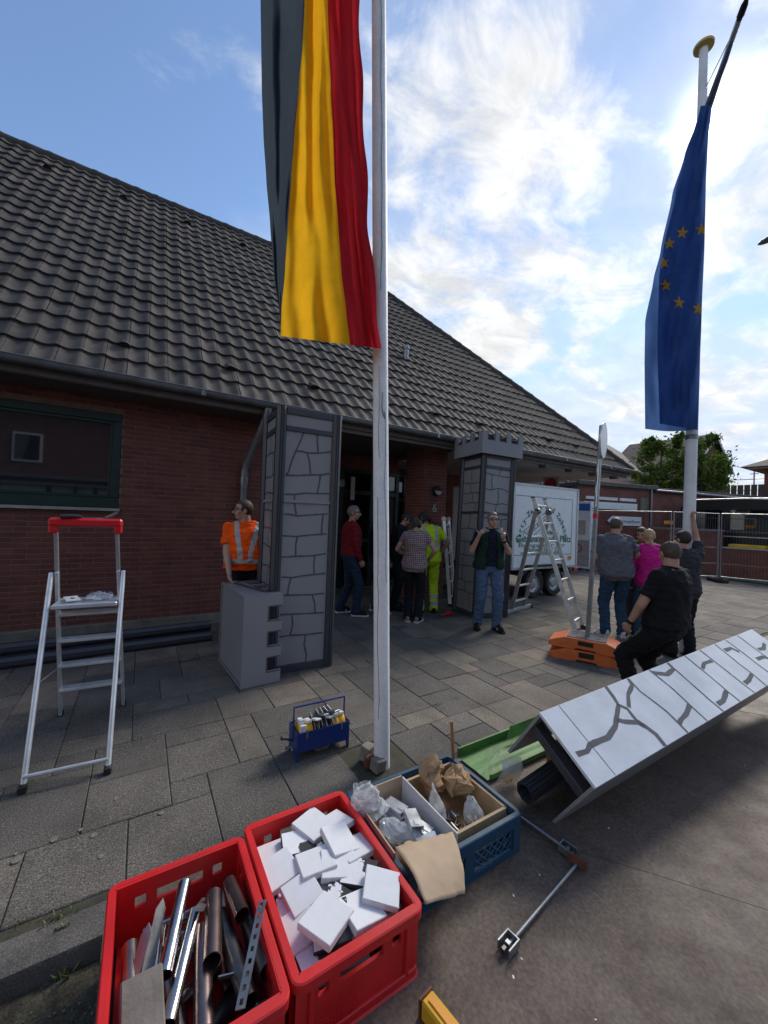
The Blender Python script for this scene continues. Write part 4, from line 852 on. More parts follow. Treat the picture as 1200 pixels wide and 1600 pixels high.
    for k,(x,y,s,t_) in enumerate(((1.24,1.40,.045,.15),(1.39,1.31,.05,.11))):
        def pb(u,v,x=x,y=y,s=s,t_=t_): a=v*6.283; r=s*(1-u**1.6)+.004; return Vector((x-.02*u+r*math.cos(a),y+.03*u+r*.7*math.sin(a),B+.06+t_*u))
        crumple(pb,16,18,.010,22,5+k).build('plastic_bag','film',None,True,label=('upright clear bag beside the white carton wall','clear bag of parts standing among the loose hardware')[k],cat='bag')
    for k,(c,s,lb) in enumerate((((1.30,1.545,B+.16),.085,'crumpled brown packing paper bunched at the crate back'),((1.42,1.47,B+.15),.085,'spread brown packing paper lying over the wooden box'))):
        def pp(u,v,c=c,s=s,k=k):
            a=v*6.283; th=u*2.2; return Vector((c[0]+s*math.sin(th)*math.cos(a)*(1.0 if k else .8),c[1]+s*.75*math.sin(th)*math.sin(a),c[2]+s*(.55 if k else .95)*math.cos(th)-.01))
        crumple(pp,12,15,.042,15,11+k*5).build('packing_paper','kraft',None,False,label=lb,cat='paper')
    MB().tube([(1.545,1.615,DK+.02),(1.49,1.60,.515)],.009,10).build('wooden_stick','wood',None,True,label='thin upright wooden stick in the far corner of the blue crate',cat='stick')
blue_contents()
def small_things():
    def zb(u,v): return Vector((1.765+.125*u,1.50-.035*u-.05*math.sin(v*2.6)*.6,DK+.012+v*.145))
    g=thing('zip_bag','small clear zip bag of yellow screws standing beside the blue crate','bag',(0,0,0)); crumple(zb,12,12,.006,14,4).build('film','film_clear',g,True); crumple(lambda u,v:zb(u,v)+Vector((.004,.022*(1-v),0)),12,12,.005,14,9).build('film','film_clear',g,True)
    rnd=random.Random(6)
    for i in range(22):
        p=Vector((1.785+.085*rnd.random(),1.482-.03*rnd.random(),DK+.016+.04*rnd.random())); MB().tube([p,p+Vector((rnd.gauss(0,.012),rnd.gauss(0,.006),rnd.gauss(0,.012)))],.0022,5).build('screw','strap_yellow',g)
    # threaded rods with clamps
    def rod(a,b,lb,plate):
        a=Vector(a); b=Vector(b); d=(b-a).normalized(); s=Vector((-d.y,d.x,0)); t=thing('threaded_rod',lb,'rod',(0,0,0)); MB().tube([a,b],.0065,8).build('shaft','galv',t,True)
        c=MB()
        for q in (-1,1): c.box(a-d*.012+s*.022*q+Vector((0,0,.004)),(.006,.06,.03),math.atan2(d.y,d.x)-math.pi/2,bev=.001)
        c.box(a+d*.02+Vector((0,0,.004)),(.05,.006,.03),math.atan2(d.y,d.x)-math.pi/2,bev=.001); c.build('clamp','galv',t)
        MB().lathe([(.016,0),(.016,.014)],c=a-d*.02,ax=d,n=6).build('nut','galv',t); MB().lathe([(.011,0),(.011,.016)],c=a-d*.045,ax=d,n=6).build('nut','steel_dark',t)
        if plate:
            MB().box(b-d*.03+Vector((0,0,.012)),(.075,.005,.045),math.atan2(d.y,d.x)-math.pi/2+.2,bev=.001).build('plate','rusty_brown',t); MB().box(b-d*.01+Vector((0,0,.0)),(.07,.04,.005),math.atan2(d.y,d.x)-math.pi/2+.2).build('plate','rusty_brown',t)
    rod((1.158,.905,DK+.018),(1.70,.975,DK+.018),'long threaded rod with clamp and red end plate on the bare deck',True); rod((1.70,1.045,DK+.018),(1.665,1.33,DK+.02),'threaded rod with galvanised clamp reaching out from the blue crate',False)
    y=thing('spirit_level','yellow box section spirit level end lying at the bottom edge','level',(0,0,0)); b=MB(); b.bar((.79,.915,DK+.028),(.86,.50,DK+.028),.05,.055,bev=.006); b.build('body','strap_yellow',y); MB().bar((.789,.921,DK+.028),(.79,.914,DK+.028),.053,.058).build('end_cap','rusty_brown',y); MB().bar((.795,.90,DK+.0575),(.85,.55,DK+.0575),.02,.004).build('groove','orange_plate',y)
    # crumbs on the deck
    c=MB()
    for _ in range(22):
        x,yy=rnd.uniform(.9,4),rnd.uniform(-.2,1.1); r=rnd.uniform(.001,.004); c.ell((x,yy,DK+.001),(r*1.8,r,r*.35),rot=(0,0,rnd.uniform(0,3)),u=6,v=4)
    c.build('debris','label_white',label='tiny pale paint flakes and crumbs scattered over the deck',cat='debris',kind='stuff')
    # green tray
    g=thing('green_tray','dirty green painted metal tray lying under the lying tower','tray',(0,0,0)); y0,y1,x0,x1=1.55,1.80,1.74,2.9
    f=MB(); f.grid(lambda u,v:Vector((x0+u*(x1-x0),y0+v*(y1-y0),DK+.012+.006*noise.noise(Vector((u*6,v*6,1))))),20,8); f.build('floor','green_paint',g)
    e=MB(); e.bar((x0,y1,DK+.035),(x1,y1,DK+.035),.012,.06); e.bar((x0+.02,y0,DK+.025),(x1,y0,DK+.025),.012,.03); e.bar((x1,y0,DK+.05),(x1,y1,DK+.05),.012,.09); e.build('edge','green_paint',g)
    r=MB(); r.prism([(0,0),(.55,0),(.55,.07),(.06,.07)],(2.12,1.74,DK+.045),(1,0,0),(0,.35,.94),.012); r.build('side_plate','green_paint',g)
    for i,(p,s,a) in enumerate((((1.335,2.235,.05),(.075,.07,.10),.4),((1.315,2.16,.035),(.07,.06,.07),-.3),((1.345,2.105,.04),(.085,.07,.08),.2))):
        b=MB(); b.box((0,0,0),s,bev=.008,seg=2)
        for v in b.bm.verts: v.co+=Vector((noise.noise(v.co*31+Vector((i,0,0))),noise.noise(v.co*29),noise.noise(v.co*27)))*.008
        b.build('stone','stone_a' if i!=1 else 'rusty_brown',loc=p,rot=(.1,.1,a),label=('broken stone wedge standing behind the others at the pole foot','reddish broken brick between two stones at the pole foot','broken grey stone in front of the white pole foot')[i],cat='stone',group='stones wedged at the pole foot')
small_things()
# ------------------------------------------------------------ towers
TL=[[(.205,2.467),(.167,2.354),(.128,2.259),(.09,2.156),(.062,2.04),(.035,2.005)],[(.128,2.259),(.188,2.266),(.267,2.256),(.382,2.269),(.51,2.297)],[(.35,2.48),(.354,2.387),(.369,2.271)],[(.249,2.257),(.28,2.16),(.293,2.044)],[(.035,2.005),(.156,2.012),(.312,2.033),(.401,2.037),(.507,2.064)],[(.405,2.038),(.393,1.935),(.377,1.841)],[(.03,1.811),(.147,1.818),(.249,1.836),(.374,1.839),(.511,1.849)],[(.133,1.817),(.137,1.719),(.159,1.614)],[(.03,1.609),(.08,1.611),(.173,1.598),(.347,1.615),(.502,1.631)],[(.452,1.619),(.442,1.513),(.443,1.411)],[(.023,1.392),(.165,1.384),(.321,1.402),(.502,1.415)],[(.182,1.384),(.168,1.311),(.17,1.188)],[(.024,1.175),(.157,1.18),(.348,1.184),(.502,1.203)],[(.375,1.183),(.37,1.091),(.379,.99)],[(.032,.974),(.141,.963),(.268,.978),(.501,.992)],[(.132,.964),(.111,.872),(.103,.792)],[(.032,.789),(.208,.781),(.365,.775),(.501,.779)],[(.365,.775),(.396,.686),(.404,.584)],[(.032,.594),(.165,.588),(.303,.581),(.501,.574)],[(.157,.584),(.17,.477),(.148,.381)],[(.036,.369),(.149,.373),(.312,.36),(.501,.361)],[(.31,.36),(.30,.25),(.33,.15),(.32,.08)]]
def random_joints(seed):
    rnd=random.Random(seed); out=[]; z=.12
    while z<2.4:
        z2=min(2.46,z+rnd.uniform(.17,.26)); out.append([(.03+.47*i/4,z2+rnd.uniform(-.02,.02)) for i in range(5)]) if z2<2.4 else None
        x=rnd.uniform(.12,.42); out.append([(x,z),(x+rnd.uniform(-.03,.03),(z+z2)/2),(x+rnd.uniform(-.04,.04),z2)]); z=z2
    return out
def octo(s): a=s*.29; h=s/2; return [(h,-h+a),(h,h-a),(h-a,h),(-h+a,h),(-h,h-a),(-h,-h+a),(-h+a,-h),(h-a,-h)]
def tower(label,loc,rotz,H,patt,seed,cap=None,lean=(0,0)):
    t=thing('stage_tower',label,'tower',loc,(lean[0],lean[1],rotz),'grey standing tower columns'); W=.70; P=.10; h=W/2-P/2
    for sx in (-1,1):
        for sy in (-1,1):
            b=MB(); b.prism(octo(P),(sx*h,sy*h,0),(1,0,0),(0,1,0),H); p=b.build('post','anthracite',t)
            q=MB()
            for a in range(4):
                dx,dy=((1,0),(0,1),(-1,0),(0,-1))[a]
                for o in (-.012,.012): q.box((sx*h+dx*.0505+dy*o,sy*h+dy*.0505+dx*o,H/2),(.003+abs(dy)*.004,.003+abs(dx)*.004,H-.01))
            q.build('groove','dark',p)
    for k in range(4):
        a=k*math.pi/2; x=Vector((math.cos(a),math.sin(a),0)); n=Vector((math.sin(a),-math.cos(a),0)); o=n*(h+.012)-x*(W/2-P)
        w=W-2*P
        b=MB(); b.box(n*h+Vector((0,0,H/2)),(w+.02,.018,H-.04),a); pn=b.build('panel','tower_grey',t)
        for zz,hh in ((H-.035,.07),(H-.215,.05),(.04,.08)): r=MB(); r.box(n*(h+.010)+Vector((0,0,zz)),(w,.035,hh),a,bev=.003); r.build('rail','anthracite',t)
        r=MB(); r.box(n*(h+.014)+Vector((0,0,1.745)),(w,.03,.03),a,bev=.003); r.build('bar','tower_grey' if patt else 'anthracite',t)
        j=MB(); lines=patt if (k==0 and patt) else random_joints(seed+k)
        for l in lines: j.ribbon([((u-.02)*w/.5,v*(H/2.70) if True else v) for u,v in l],.019,n*(h+.0092)-x*(w/2),x,(0,0,1),.0012)
        j.build('joint_line','tower_line',pn)
    MB().box((0,0,H-.02),(W-.1,W-.1,.02)).build('top_board','dark',t)
    return t
tower('tall grey stone patterned tower column standing behind the grey crenellated box',(1.47,4.16,0),R_(-2.5),2.70,TL,3)
t2=tower('grey stone patterned tower column topped by a crenellated crown, beside the trailer',(5.05,4.83,0),R_(-10),2.73,None,17,lean=(R_(-.6),R_(2.0)))
def crown(name,label,M4):
    """crenellated box, open top, local z up; placed by a matrix"""
    c=thing(name,label,'battlement',M4.translation,M4.to_euler()); W,Hh,T=.84,.37,.014; nt=3
    for k in range(4):
        a=k*math.pi/2; x=Vector((math.cos(a),math.sin(a),0)); n=Vector((math.sin(a),-math.cos(a),0)); b=MB()
        # side plate with three notches in the upper edge
        g=.125; mr=(W-3*g)/4; xs=[0]
        for i in range(3): xs+=[mr*(i+1)+g*i,mr*(i+1)+g*(i+1)]
        xs.append(W); panel_holes(b,n*(W/2)-x*(W/2)+(x*T*.5 if k%2 else Vector()),x,(0,0,1),xs if k%2==0 else [min(max(q,0),W-T) for q in xs],[0,Hh-.13,Hh],{(1,1),(3,1),(5,1)},-T if False else T*-1); b.build('side','tower_grey',c)
        for i in range(3):
            x0=mr*(i+1)+g*i; o=n*(W/2+.004)-x*(W/2); e=.012; zb=Hh-.13; zt=Hh-.01
            l=MB(); l.prism([(x0-e,zt),(x0-e,zb-e),(x0+g+e,zb-e),(x0+g+e,zt),(x0+g,zt),(x0+g,zb),(x0,zb),(x0,zt)],o,x,(0,0,1),-.003); l.build('notch_edge','tower_line',c)
    MB().box((0,0,.02),(W-.05,W-.05,.014)).build('base_board','tower_grey',c)
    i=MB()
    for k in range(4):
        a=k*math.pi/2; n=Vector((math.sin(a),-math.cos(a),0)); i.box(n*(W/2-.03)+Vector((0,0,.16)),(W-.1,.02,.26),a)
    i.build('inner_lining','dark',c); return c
crown('crenellated_crown','grey crenellated crown fitted on top of the far tower column',Matrix.Translation((5.145,4.86,2.71))@Euler((R_(-.6),R_(2.0),R_(-10))).to_matrix().to_4x4())
# the loose crown lies on its side, notches pointing at the tower
crown('crenellated_crown','grey crenellated box lying on its side on the slabs beside the tall tower',Matrix.Translation((.79,4.07,.425))@Matrix.Rotation(R_(4),4,'Z')@Matrix.Rotation(R_(90),4,'Y'))
rt=thing('threaded_rod','thin threaded rod with a plate lying on the grey crenellated box','rod',(0,0,0)); MB().tube([(.87,4.35,.858),(1.02,3.83,.858)],.008,8).build('shaft','steel_dark',rt,True); MB().box((1.02,3.84,.862),(.03,.06,.016),.3).build('plate','rusty_brown',rt)
def lying():
    A=Vector((1.785,1.262,.645)); B=Vector((1.785,.959,.442)); A2=Vector((4.5,1.139,.777)); e1=(A2-A).normalized(); e2=(B-A); e2=(e2-e1*e2.dot(e1)); w=e2.length; e2.normalize(); n=e2.cross(e1)  # outward normal candidate
    if n.z<0: n=-n
    L=2.72; th=.016; t=thing('lying_tower','silver painted tower casing lying on its edge across the deck','tower casing',(0,0,0))
    def slab(o,x,y,lx,ly,nn,m,name):
        b=MB(); c=o+x*lx/2+y*ly/2-nn*th/2; b.box(c,(lx,ly,th),Matrix((x,y,x.cross(y))).transposed(),bev=.0015); return b.build(name,m,t)
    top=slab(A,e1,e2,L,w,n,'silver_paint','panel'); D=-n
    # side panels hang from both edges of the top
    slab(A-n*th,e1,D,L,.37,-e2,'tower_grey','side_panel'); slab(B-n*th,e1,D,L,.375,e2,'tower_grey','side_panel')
    LY=[[(.58,0),(.568,.059),(.551,.11),(.587,.144),(.576,.208),(.602,.257),(.621,.303),(.611,.362)],[(.81,.004),(.786,.048),(.691,.082),(.609,.14)],[(.551,.11),(.475,.151),(.399,.193),(.293,.221),(.192,.216),(.144,.217),(.105,.232),(.033,.225)],[(.446,.166),(.485,.191),(.566,.219),(.596,.25)],[(1.062,.026),(1.172,.065),(1.284,.05),(1.29,.007)],[(1.088,.258),(.99,.287),(.897,.3),(.862,.309)],[(1.557,.116),(1.638,.09),(1.749,.096)],[(1.537,.284),(1.408,.318),(1.328,.319)],[(2.027,.067),(2.136,.069),(2.169,.114)],[(2.0,.267),(1.886,.289),(1.806,.294)],[(2.265,.203),(2.378,.207),(2.411,.23)],[(2.44,.15),(2.52,.16),(2.62,.13)]]
    thin=[[(.81,.004),(.805,.091),(.837,.178),(.856,.239),(.856,.307),(.856,.362)],[(1.056,.002),(1.073,.076),(1.088,.154),(1.088,.258),(1.093,.362)],[(1.29,.002),(1.294,.09),(1.296,.186),(1.298,.278),(1.308,.362)],[(1.53,.002),(1.537,.092),(1.544,.177),(1.545,.281),(1.552,.362)],[(1.757,.002),(1.765,.099),(1.774,.196),(1.779,.299),(1.787,.362)],[(2.001,.002),(2.0,.09),(1.996,.182),(2.004,.266),(1.994,.362)],[(2.192,.003),(2.2,.113),(2.198,.216),(2.202,.362)],[(2.41,.002),(2.41,.15),(2.42,.362)]]
    j=MB(); X,Y=(e1,e2) if e1.cross(e2).dot(n)>0 else (e2,e1); sw=(X is e2)
    f=lambda l:[(q[1],q[0]) for q in l] if sw else l
    for l in LY: j.ribbon(f(l),.026,A,X,Y,.0012)
    for l in thin: j.ribbon(f(l),.012,A,X,Y,.0014)
    j.build('joint_line','tower_line',top)
    k=MB(); k.ribbon(f([(.150,.002),(.158,.36)]),.0035,A,X,Y,.0012); k.build('panel_seam','tower_line',top)
    b=MB(); c=A+e1*.05+e2*w*.5+D*.13; b.box(c,(.06,w-.02,.05),Matrix((e1,e2,e1.cross(e2))).transposed(),bev=.002); b.build('cross_rail','anthracite',t)
    for s in (.9,1.9): b=MB(); b.box(A+e1*s+e2*w*.5+D*.14,(.05,w-.03,.05),Matrix((e1,e2,e1.cross(e2))).transposed(),bev=.002); b.build('cross_rail','anthracite',t)
    b=MB(); b.box(A+e1*L*.5+e2*.06+D*.05,(L-.1,.05,.05),Matrix((e1,e2,e1.cross(e2))).transposed()); b.build('batten','anthracite',t)
    bl=thing('timber_block','timber block propping up the far edge of the lying tower','block',(2.3,1.42,DK)); MB().box((0,0,.09),(.3,.09,.18),bev=.004).build('block_body','wood',bl)
    bl=thing('timber_block','timber block propping up the lying tower near its distant end','block',(4.1,1.28,DK)); MB().box((0,0,.12),(.12,.2,.24),bev=.004).build('block_body','wood',bl)
    # anthracite octagonal profile sticking out
    p=thing('octagonal_profile','short dark octagonal profile sticking out from under the lying tower','profile',(0,0,0)); d=Vector((.96,.0,.12)).normalized(); x=Vector((0,1,0)); y=d.cross(x).normalized(); o=Vector((1.765,1.32,DK+.075)); h=MB(); s=.10; oc=octo(s); ic=octo(s*.82); h.skin([[h.bm.verts.new(o+x*q[0]+y*q[1]) for q in oc],[h.bm.verts.new(o+d*.55+x*q[0]+y*q[1]) for q in oc]],cap=False); h.skin([[h.bm.verts.new(o+x*q[0]+y*q[1]) for q in ic],[h.bm.verts.new(o+d*.85+x*q[0]+y*q[1]) for q in ic]],cap=False)
    A_=[h.bm.verts.new(o+x*q[0]+y*q[1]) for q in oc]; B_=[h.bm.verts.new(o+x*q[0]+y*q[1]) for q in ic]
    for i in range(8): h.bm.faces.new((A_[i],A_[(i+1)%8],B_[(i+1)%8],B_[i]))
    h.build('profile_body','anthracite',p); g=MB()
    for i in (1,2,3):
        q=(Vector(oc[i])+Vector(oc[(i+1)%8]))/2
        for off in (-.012,.012): e=(Vector(oc[(i+1)%8])-Vector(oc[i])).normalized()*off; g.bar(o+x*(q.x+e.x)*1.004+y*(q.y+e.y)*1.004,o+d*.85+x*(q.x+e.x)*1.004+y*(q.y+e.y)*1.004,.004,.004)
    g.build('groove','dark',p)
lying()
for i,(y,z) in enumerate(((5.12,.055),(5.27,.055),(5.42,.055),(5.24,.16))):
    p=thing('long_profile',('long dark profile nearest the paving on the ground by the wall','long dark profile in the middle of the row by the wall','long dark profile closest to the brick wall','long dark profile lying on top of the row by the wall')[i],'profile',(-1.9,y,z),R_(2.2),'long dark profiles along the wall'); b=MB(); b.prism(octo(.105),(-2.8,0,0),(0,1,0),(0,0,1),5.5); b.build('profile_body','anthracite',p); g=MB()
    for o in (-.015,.015): g.box((-.05,o,.0525),(5.5,.004,.003)); g.box((-.05,-.0525,o),(5.5,.003,.004))
    g.build('groove','dark',p)
# ------------------------------------------------------------ flag poles and flags
MT['flag_black']=cloth_mat('flag_black',(.06,.078,.10),.4); MT['flag_gold']=cloth_mat('flag_gold',(.92,.50,.02),.5); MT['flag_red']=cloth_mat('flag_red',(.62,.03,.042),.5); MT['flag_blue']=cloth_mat('flag_blue',(.065,.135,.34),.62); MT['star']=cloth_mat('star',(.58,.33,.06),.4); M_('rope',(.05,.05,.055),.8); M_('disc_yellow',(.60,.45,.12),.5,var=.1)
def px(x,y,dep):
    """point of the place seen in direction (x,y) at forward distance dep (used only to set out the cloth)"""
    d=RG2*((x-600)/605)-UP2*((y-800)/605)+FWD; return Vector((0,0,CAMZ))+d*dep
def lerp_rows(rows,y):
    if y<=rows[0][0]: return rows[0][1:]
    for a,b in zip(rows,rows[1:]):
        if a[0]<=y<=b[0]:
            t=(y-a[0])/(b[0]-a[0]); t=t*t*(3-2*t)*.4+t*.6; return [p+(q-p)*t for p,q in zip(a[1:],b[1:])]
    return rows[-1][1:]
def near_pole():
    t=thing('flag_pole','white painted wooden flag pole in front, carrying the black red gold flag','flag pole',(1.398,2.14,0)); tp=Vector((-.285,.16,7.6))
    b=MB(); b.tube([Vector((0,0,-.05)),tp*.16,tp*.5,tp],[.052,.0515,.049,.043],20); b.build('shaft','pole_paint',t,True)
    c=MB(); fr=-FWD   # long drying cracks down the timber
    for (z0,z1,o,w,sd) in ((.32,1.75,.022,.0032,1),(3.1,5.4,-.012,.0028,5),(1.2,2.3,-.030,.0018,9),(2.0,2.6,.01,.0016,12)):
        pts=[]
        for k in range(25):
            z=z0+(z1-z0)*k/24; p=tp*(z/7.6); a=o+.012*noise.noise(Vector((z*3,sd,0)))+.004*noise.noise(Vector((z*17,sd,2))); ln=math.sqrt(max(0,.052**2-a*a)); d=Vector((-p.x-1.398,-p.y-2.14,0)).normalized(); s=Vector((-d.y,d.x,0)); pts.append(p+d*(ln*.985-.0*z)+s*a*-1)
        for p,q in zip(pts,pts[1:]): c.bar(p,q,w,.004,up=-Vector((1.4,2.14,0)))
    c.build('crack','grey_rubber',t,kind='stuff')
    MB().tube([tp*.93+Vector((-.6,.25,0)),tp*.93+Vector((.62,-.3,0))],.016,10).build('cross_spar','wood',t,True)
    MB().lathe([(.12,0),(.13,.02),(.06,.05)],c=tp,n=20).build('top_disc','disc_yellow',t,True)
    cl=MB(); q=tp*(2.33/7.6)+Vector((-.02,-.05,0)); cl.tube([q+Vector((0,0,.1)),q,q+Vector((.012,0,-.05)),q+Vector((.022,0,-.07)),q+Vector((.02,0,-.02))],.004,6); cl.build('cleat','galv',t)
    # rope beside the flag
    MB().tube([px(568,-420,2.44),px(566,0,2.45),px(570,170,2.47),px(575,300,2.47),px(583,420,2.50),px(590,500,2.50),px(597,545,2.50)],.004,6).build('halyard','rope',t)
    rows=[(-520,409,478,510,552),(-200,407,477,510,556),(0,407,476,512,561),(70,408,473,514,564),(140,409,466.5,517,566),(210,411.5,460,521,570),(280,416,455,523,573),(350,422,450,528.5,576),(420,427,445.5,533,583),(490,434,440,541,590),(545,438,438.5,547,596)]
    f=thing('tricolour_flag','hanging black red and gold flag at the near pole','flag',(0,0,0)); D0=2.42
    def edge(i,v):
        y=-520+v*1065; bot={0:-22,1:-20,2:-6,3:0}[i] if v>.9 else 0
        y2=y+({0:-45,1:-20,2:-6,3:0}[i])*max(0,(v-.9)/.1); r=lerp_rows(rows,y); return r[i],y2
    def depth(i,v): # depth of each seam: black folds away behind, red comes forward from the pole
        return (D0+.20+.16*v,D0-.03-.05*v,D0-.10+.02*math.sin(v*5),D0+.05)[i]
    def strip(i):
        def g(u,v):
            x0,y0=edge(i,v); x1,y1=edge(i+1,v); d0,d1=depth(i,v),depth(i+1,v); x=x0+(x1-x0)*u; y=y0+(y1-y0)*u; d=d0+(d1-d0)*u
            env=math.sin(math.pi*u)**.7; Y=v*1065
            fold=.048*math.sin((u*7+v*6.0)+(2.3*i))*env+.030*math.sin(u*15-v*10+i)*env+.012*noise.noise(Vector((u*6+i*5,v*16,3)))+.02*noise.noise(Vector((u*3-v*9,v*5,i+7)))*env
            if i==1: fold+=.05*math.exp(-((u-(.62-.45*max(0,v-.45)))/.12)**2)*(1 if v>.4 else .6)
            if i==2: x+=env*0+ (2.2*math.sin(v*44)*u**3)
            if i==0 and v>.55: fold+=.05*math.sin(u*12+v*18)*(v-.55)*2*env
            return px(x,y,d+fold)
        return g
    for i,m in enumerate(('flag_black','flag_gold','flag_red')):
        b=MB(); b.grid(strip(i),46,150); b.build(('black_stripe','gold_stripe','red_stripe')[i],m,f,'all')
near_pole()
def far_pole():
    t=thing('flag_pole','tall white flag pole with yellow disc, carrying the blue starred flag','flag pole',(6.143,2.205,0)); H=8.08
    b=MB(); b.tube([(0,0,-.05),(.0,0,3),(.01,0,H)],[.070,.066,.048],20); b.build('shaft','white_paint',t,True)
    MB().lathe([(.06,0),(.112,.012),(.117,.04),(.09,.055),(.04,.065)],c=(.01,0,H-.02),n=26).build('top_disc','disc_yellow',t,True)
    MB().tube([(0,0,2.86),(0,0,2.83),(0,0,2.80)],.071,18).build('seam_ring','zinc',t)
    P0=Vector((5.32,1.59,7.2))-Vector((6.143,2.205,0)); P1=Vector((7.0,2.72,7.2))-Vector((6.143,2.205,0)); d=(P0-P1).normalized(); MB().tube([P1,P0],.03,10).build('cross_spar','alu_dull',t,True); MB().lathe([(.02,0),(.036,.03),(.034,.12),(.012,.2)],c=P0,ax=d,n=12).build('spar_tip','dark',t,True)
    MB().tube([Vector((.05,-.03,7.55)),P0*.96+Vector((0,0,.29))],.005,5).build('cord','rope',t); MB().tube([(.06,-.02,7.0),(.075,-.03,7.4),(.07,-.02,7.8)],.008,5).build('hook','steel_dark',t)
    M_('rolled_cloth',(.16,.19,.24),.8,var=.2,scale=20); rc=MB(); rc.tube([P1.lerp(P0,k/10.)+Vector((0,0,-.02+.012*math.sin(k*2.1))) for k in range(10)],[.06,.066,.062,.064,.056,.05,.044,.036,.03,.022],10); rc.build('rolled_cloth','rolled_cloth',t,True)  # flag cloth greyed: its shadow side is put into the colour
    left=[(150,1098),(180,1092),(245,1069),(306,1050),(393,1032),(437,1021),(503,1008),(568,1007),(672,1008)]; right=[(150,1114),(180,1111),(210,1107),(284,1103),(372,1101),(481,1096.5),(568,1093.5),(672,1090)]; inner=[(150,1098),(300,1056),(393,1036),(430,1030),(540,1027),(672,1031)]
    L=lambda T,y: lerp_rows([(a,b) for a,b in T],y)[0]
    f=thing('starred_blue_flag','hanging dark blue flag with ring of gold stars at the far pole','flag',(0,0,0)); D=4.95
    def back(u,v):
        y=165+v*505; a,b=L(left,y),L(right,y)-3; x=a+(b-a)*u; return px(x,y+4*math.sin(u*3)*v,D+.12*(1-v)*(1-u)+.08+.05*math.sin(u*9+v*7)*v+.03*noise.noise(Vector((u*5,v*12,1))))
    def front(u,v):
        y=165+v*497; a,b=L(inner,y),L(right,y); x=a+(b-a)*u; y+=10*u*v
        return px(x,y,D-.02+.10*(1-v)*(1-u)+.055*math.sin(u*8-v*9)*(.3+v)*math.sin(math.pi*min(1,u*1.2+.1))+.03*math.sin(u*17+v*22)*(.4+.6*v)+.025*noise.noise(Vector((u*6,v*18,4))))
    MB().grid(back,40,110).build('back_fold','flag_blue',f,'all'); ff=MB().grid(front,44,120).build('front_fold','flag_blue',f,'all')
    for k,(sx,sy,s,rot,cut) in enumerate(((1066,362,.5,0,0),(1046,380,.5,.2,0),(1036.5,411,.48,.35,0),(1040,445,.5,.15,0),(1061,470,.52,0,0),(1096,355,.5,.1,1),(1091,477,.5,-.1,1))):
        v=(sy-165)/497; y=165+v*497; a,b=L(inner,y),L(right,y); u=min(.955,max(.06,(sx-a)/(b-a))); st=MB(); vs=[]
        ww=(b-a); rx=10.5
        for i in range(10):
            r=rx*(1 if i%2==0 else .42); th=math.pi/2+i*math.pi/5+rot; uu=u+r*math.cos(th)*.95/ww; vv=v-r*math.sin(th)/497
            if cut: uu=min(uu,.99)
            p=front(max(0,min(1,uu)),vv); vs.append(st.bm.verts.new(p-(p-Vector((0,0,CAMZ))).normalized()*.012))
        c=front(u,v); cv=st.bm.verts.new(c-(c-Vector((0,0,CAMZ))).normalized()*.013)
        for i in range(10):
            try: st.bm.faces.new((vs[i],vs[(i+1)%10],cv))
            except ValueError: pass
        st.build('star','star',f)
far_pole()
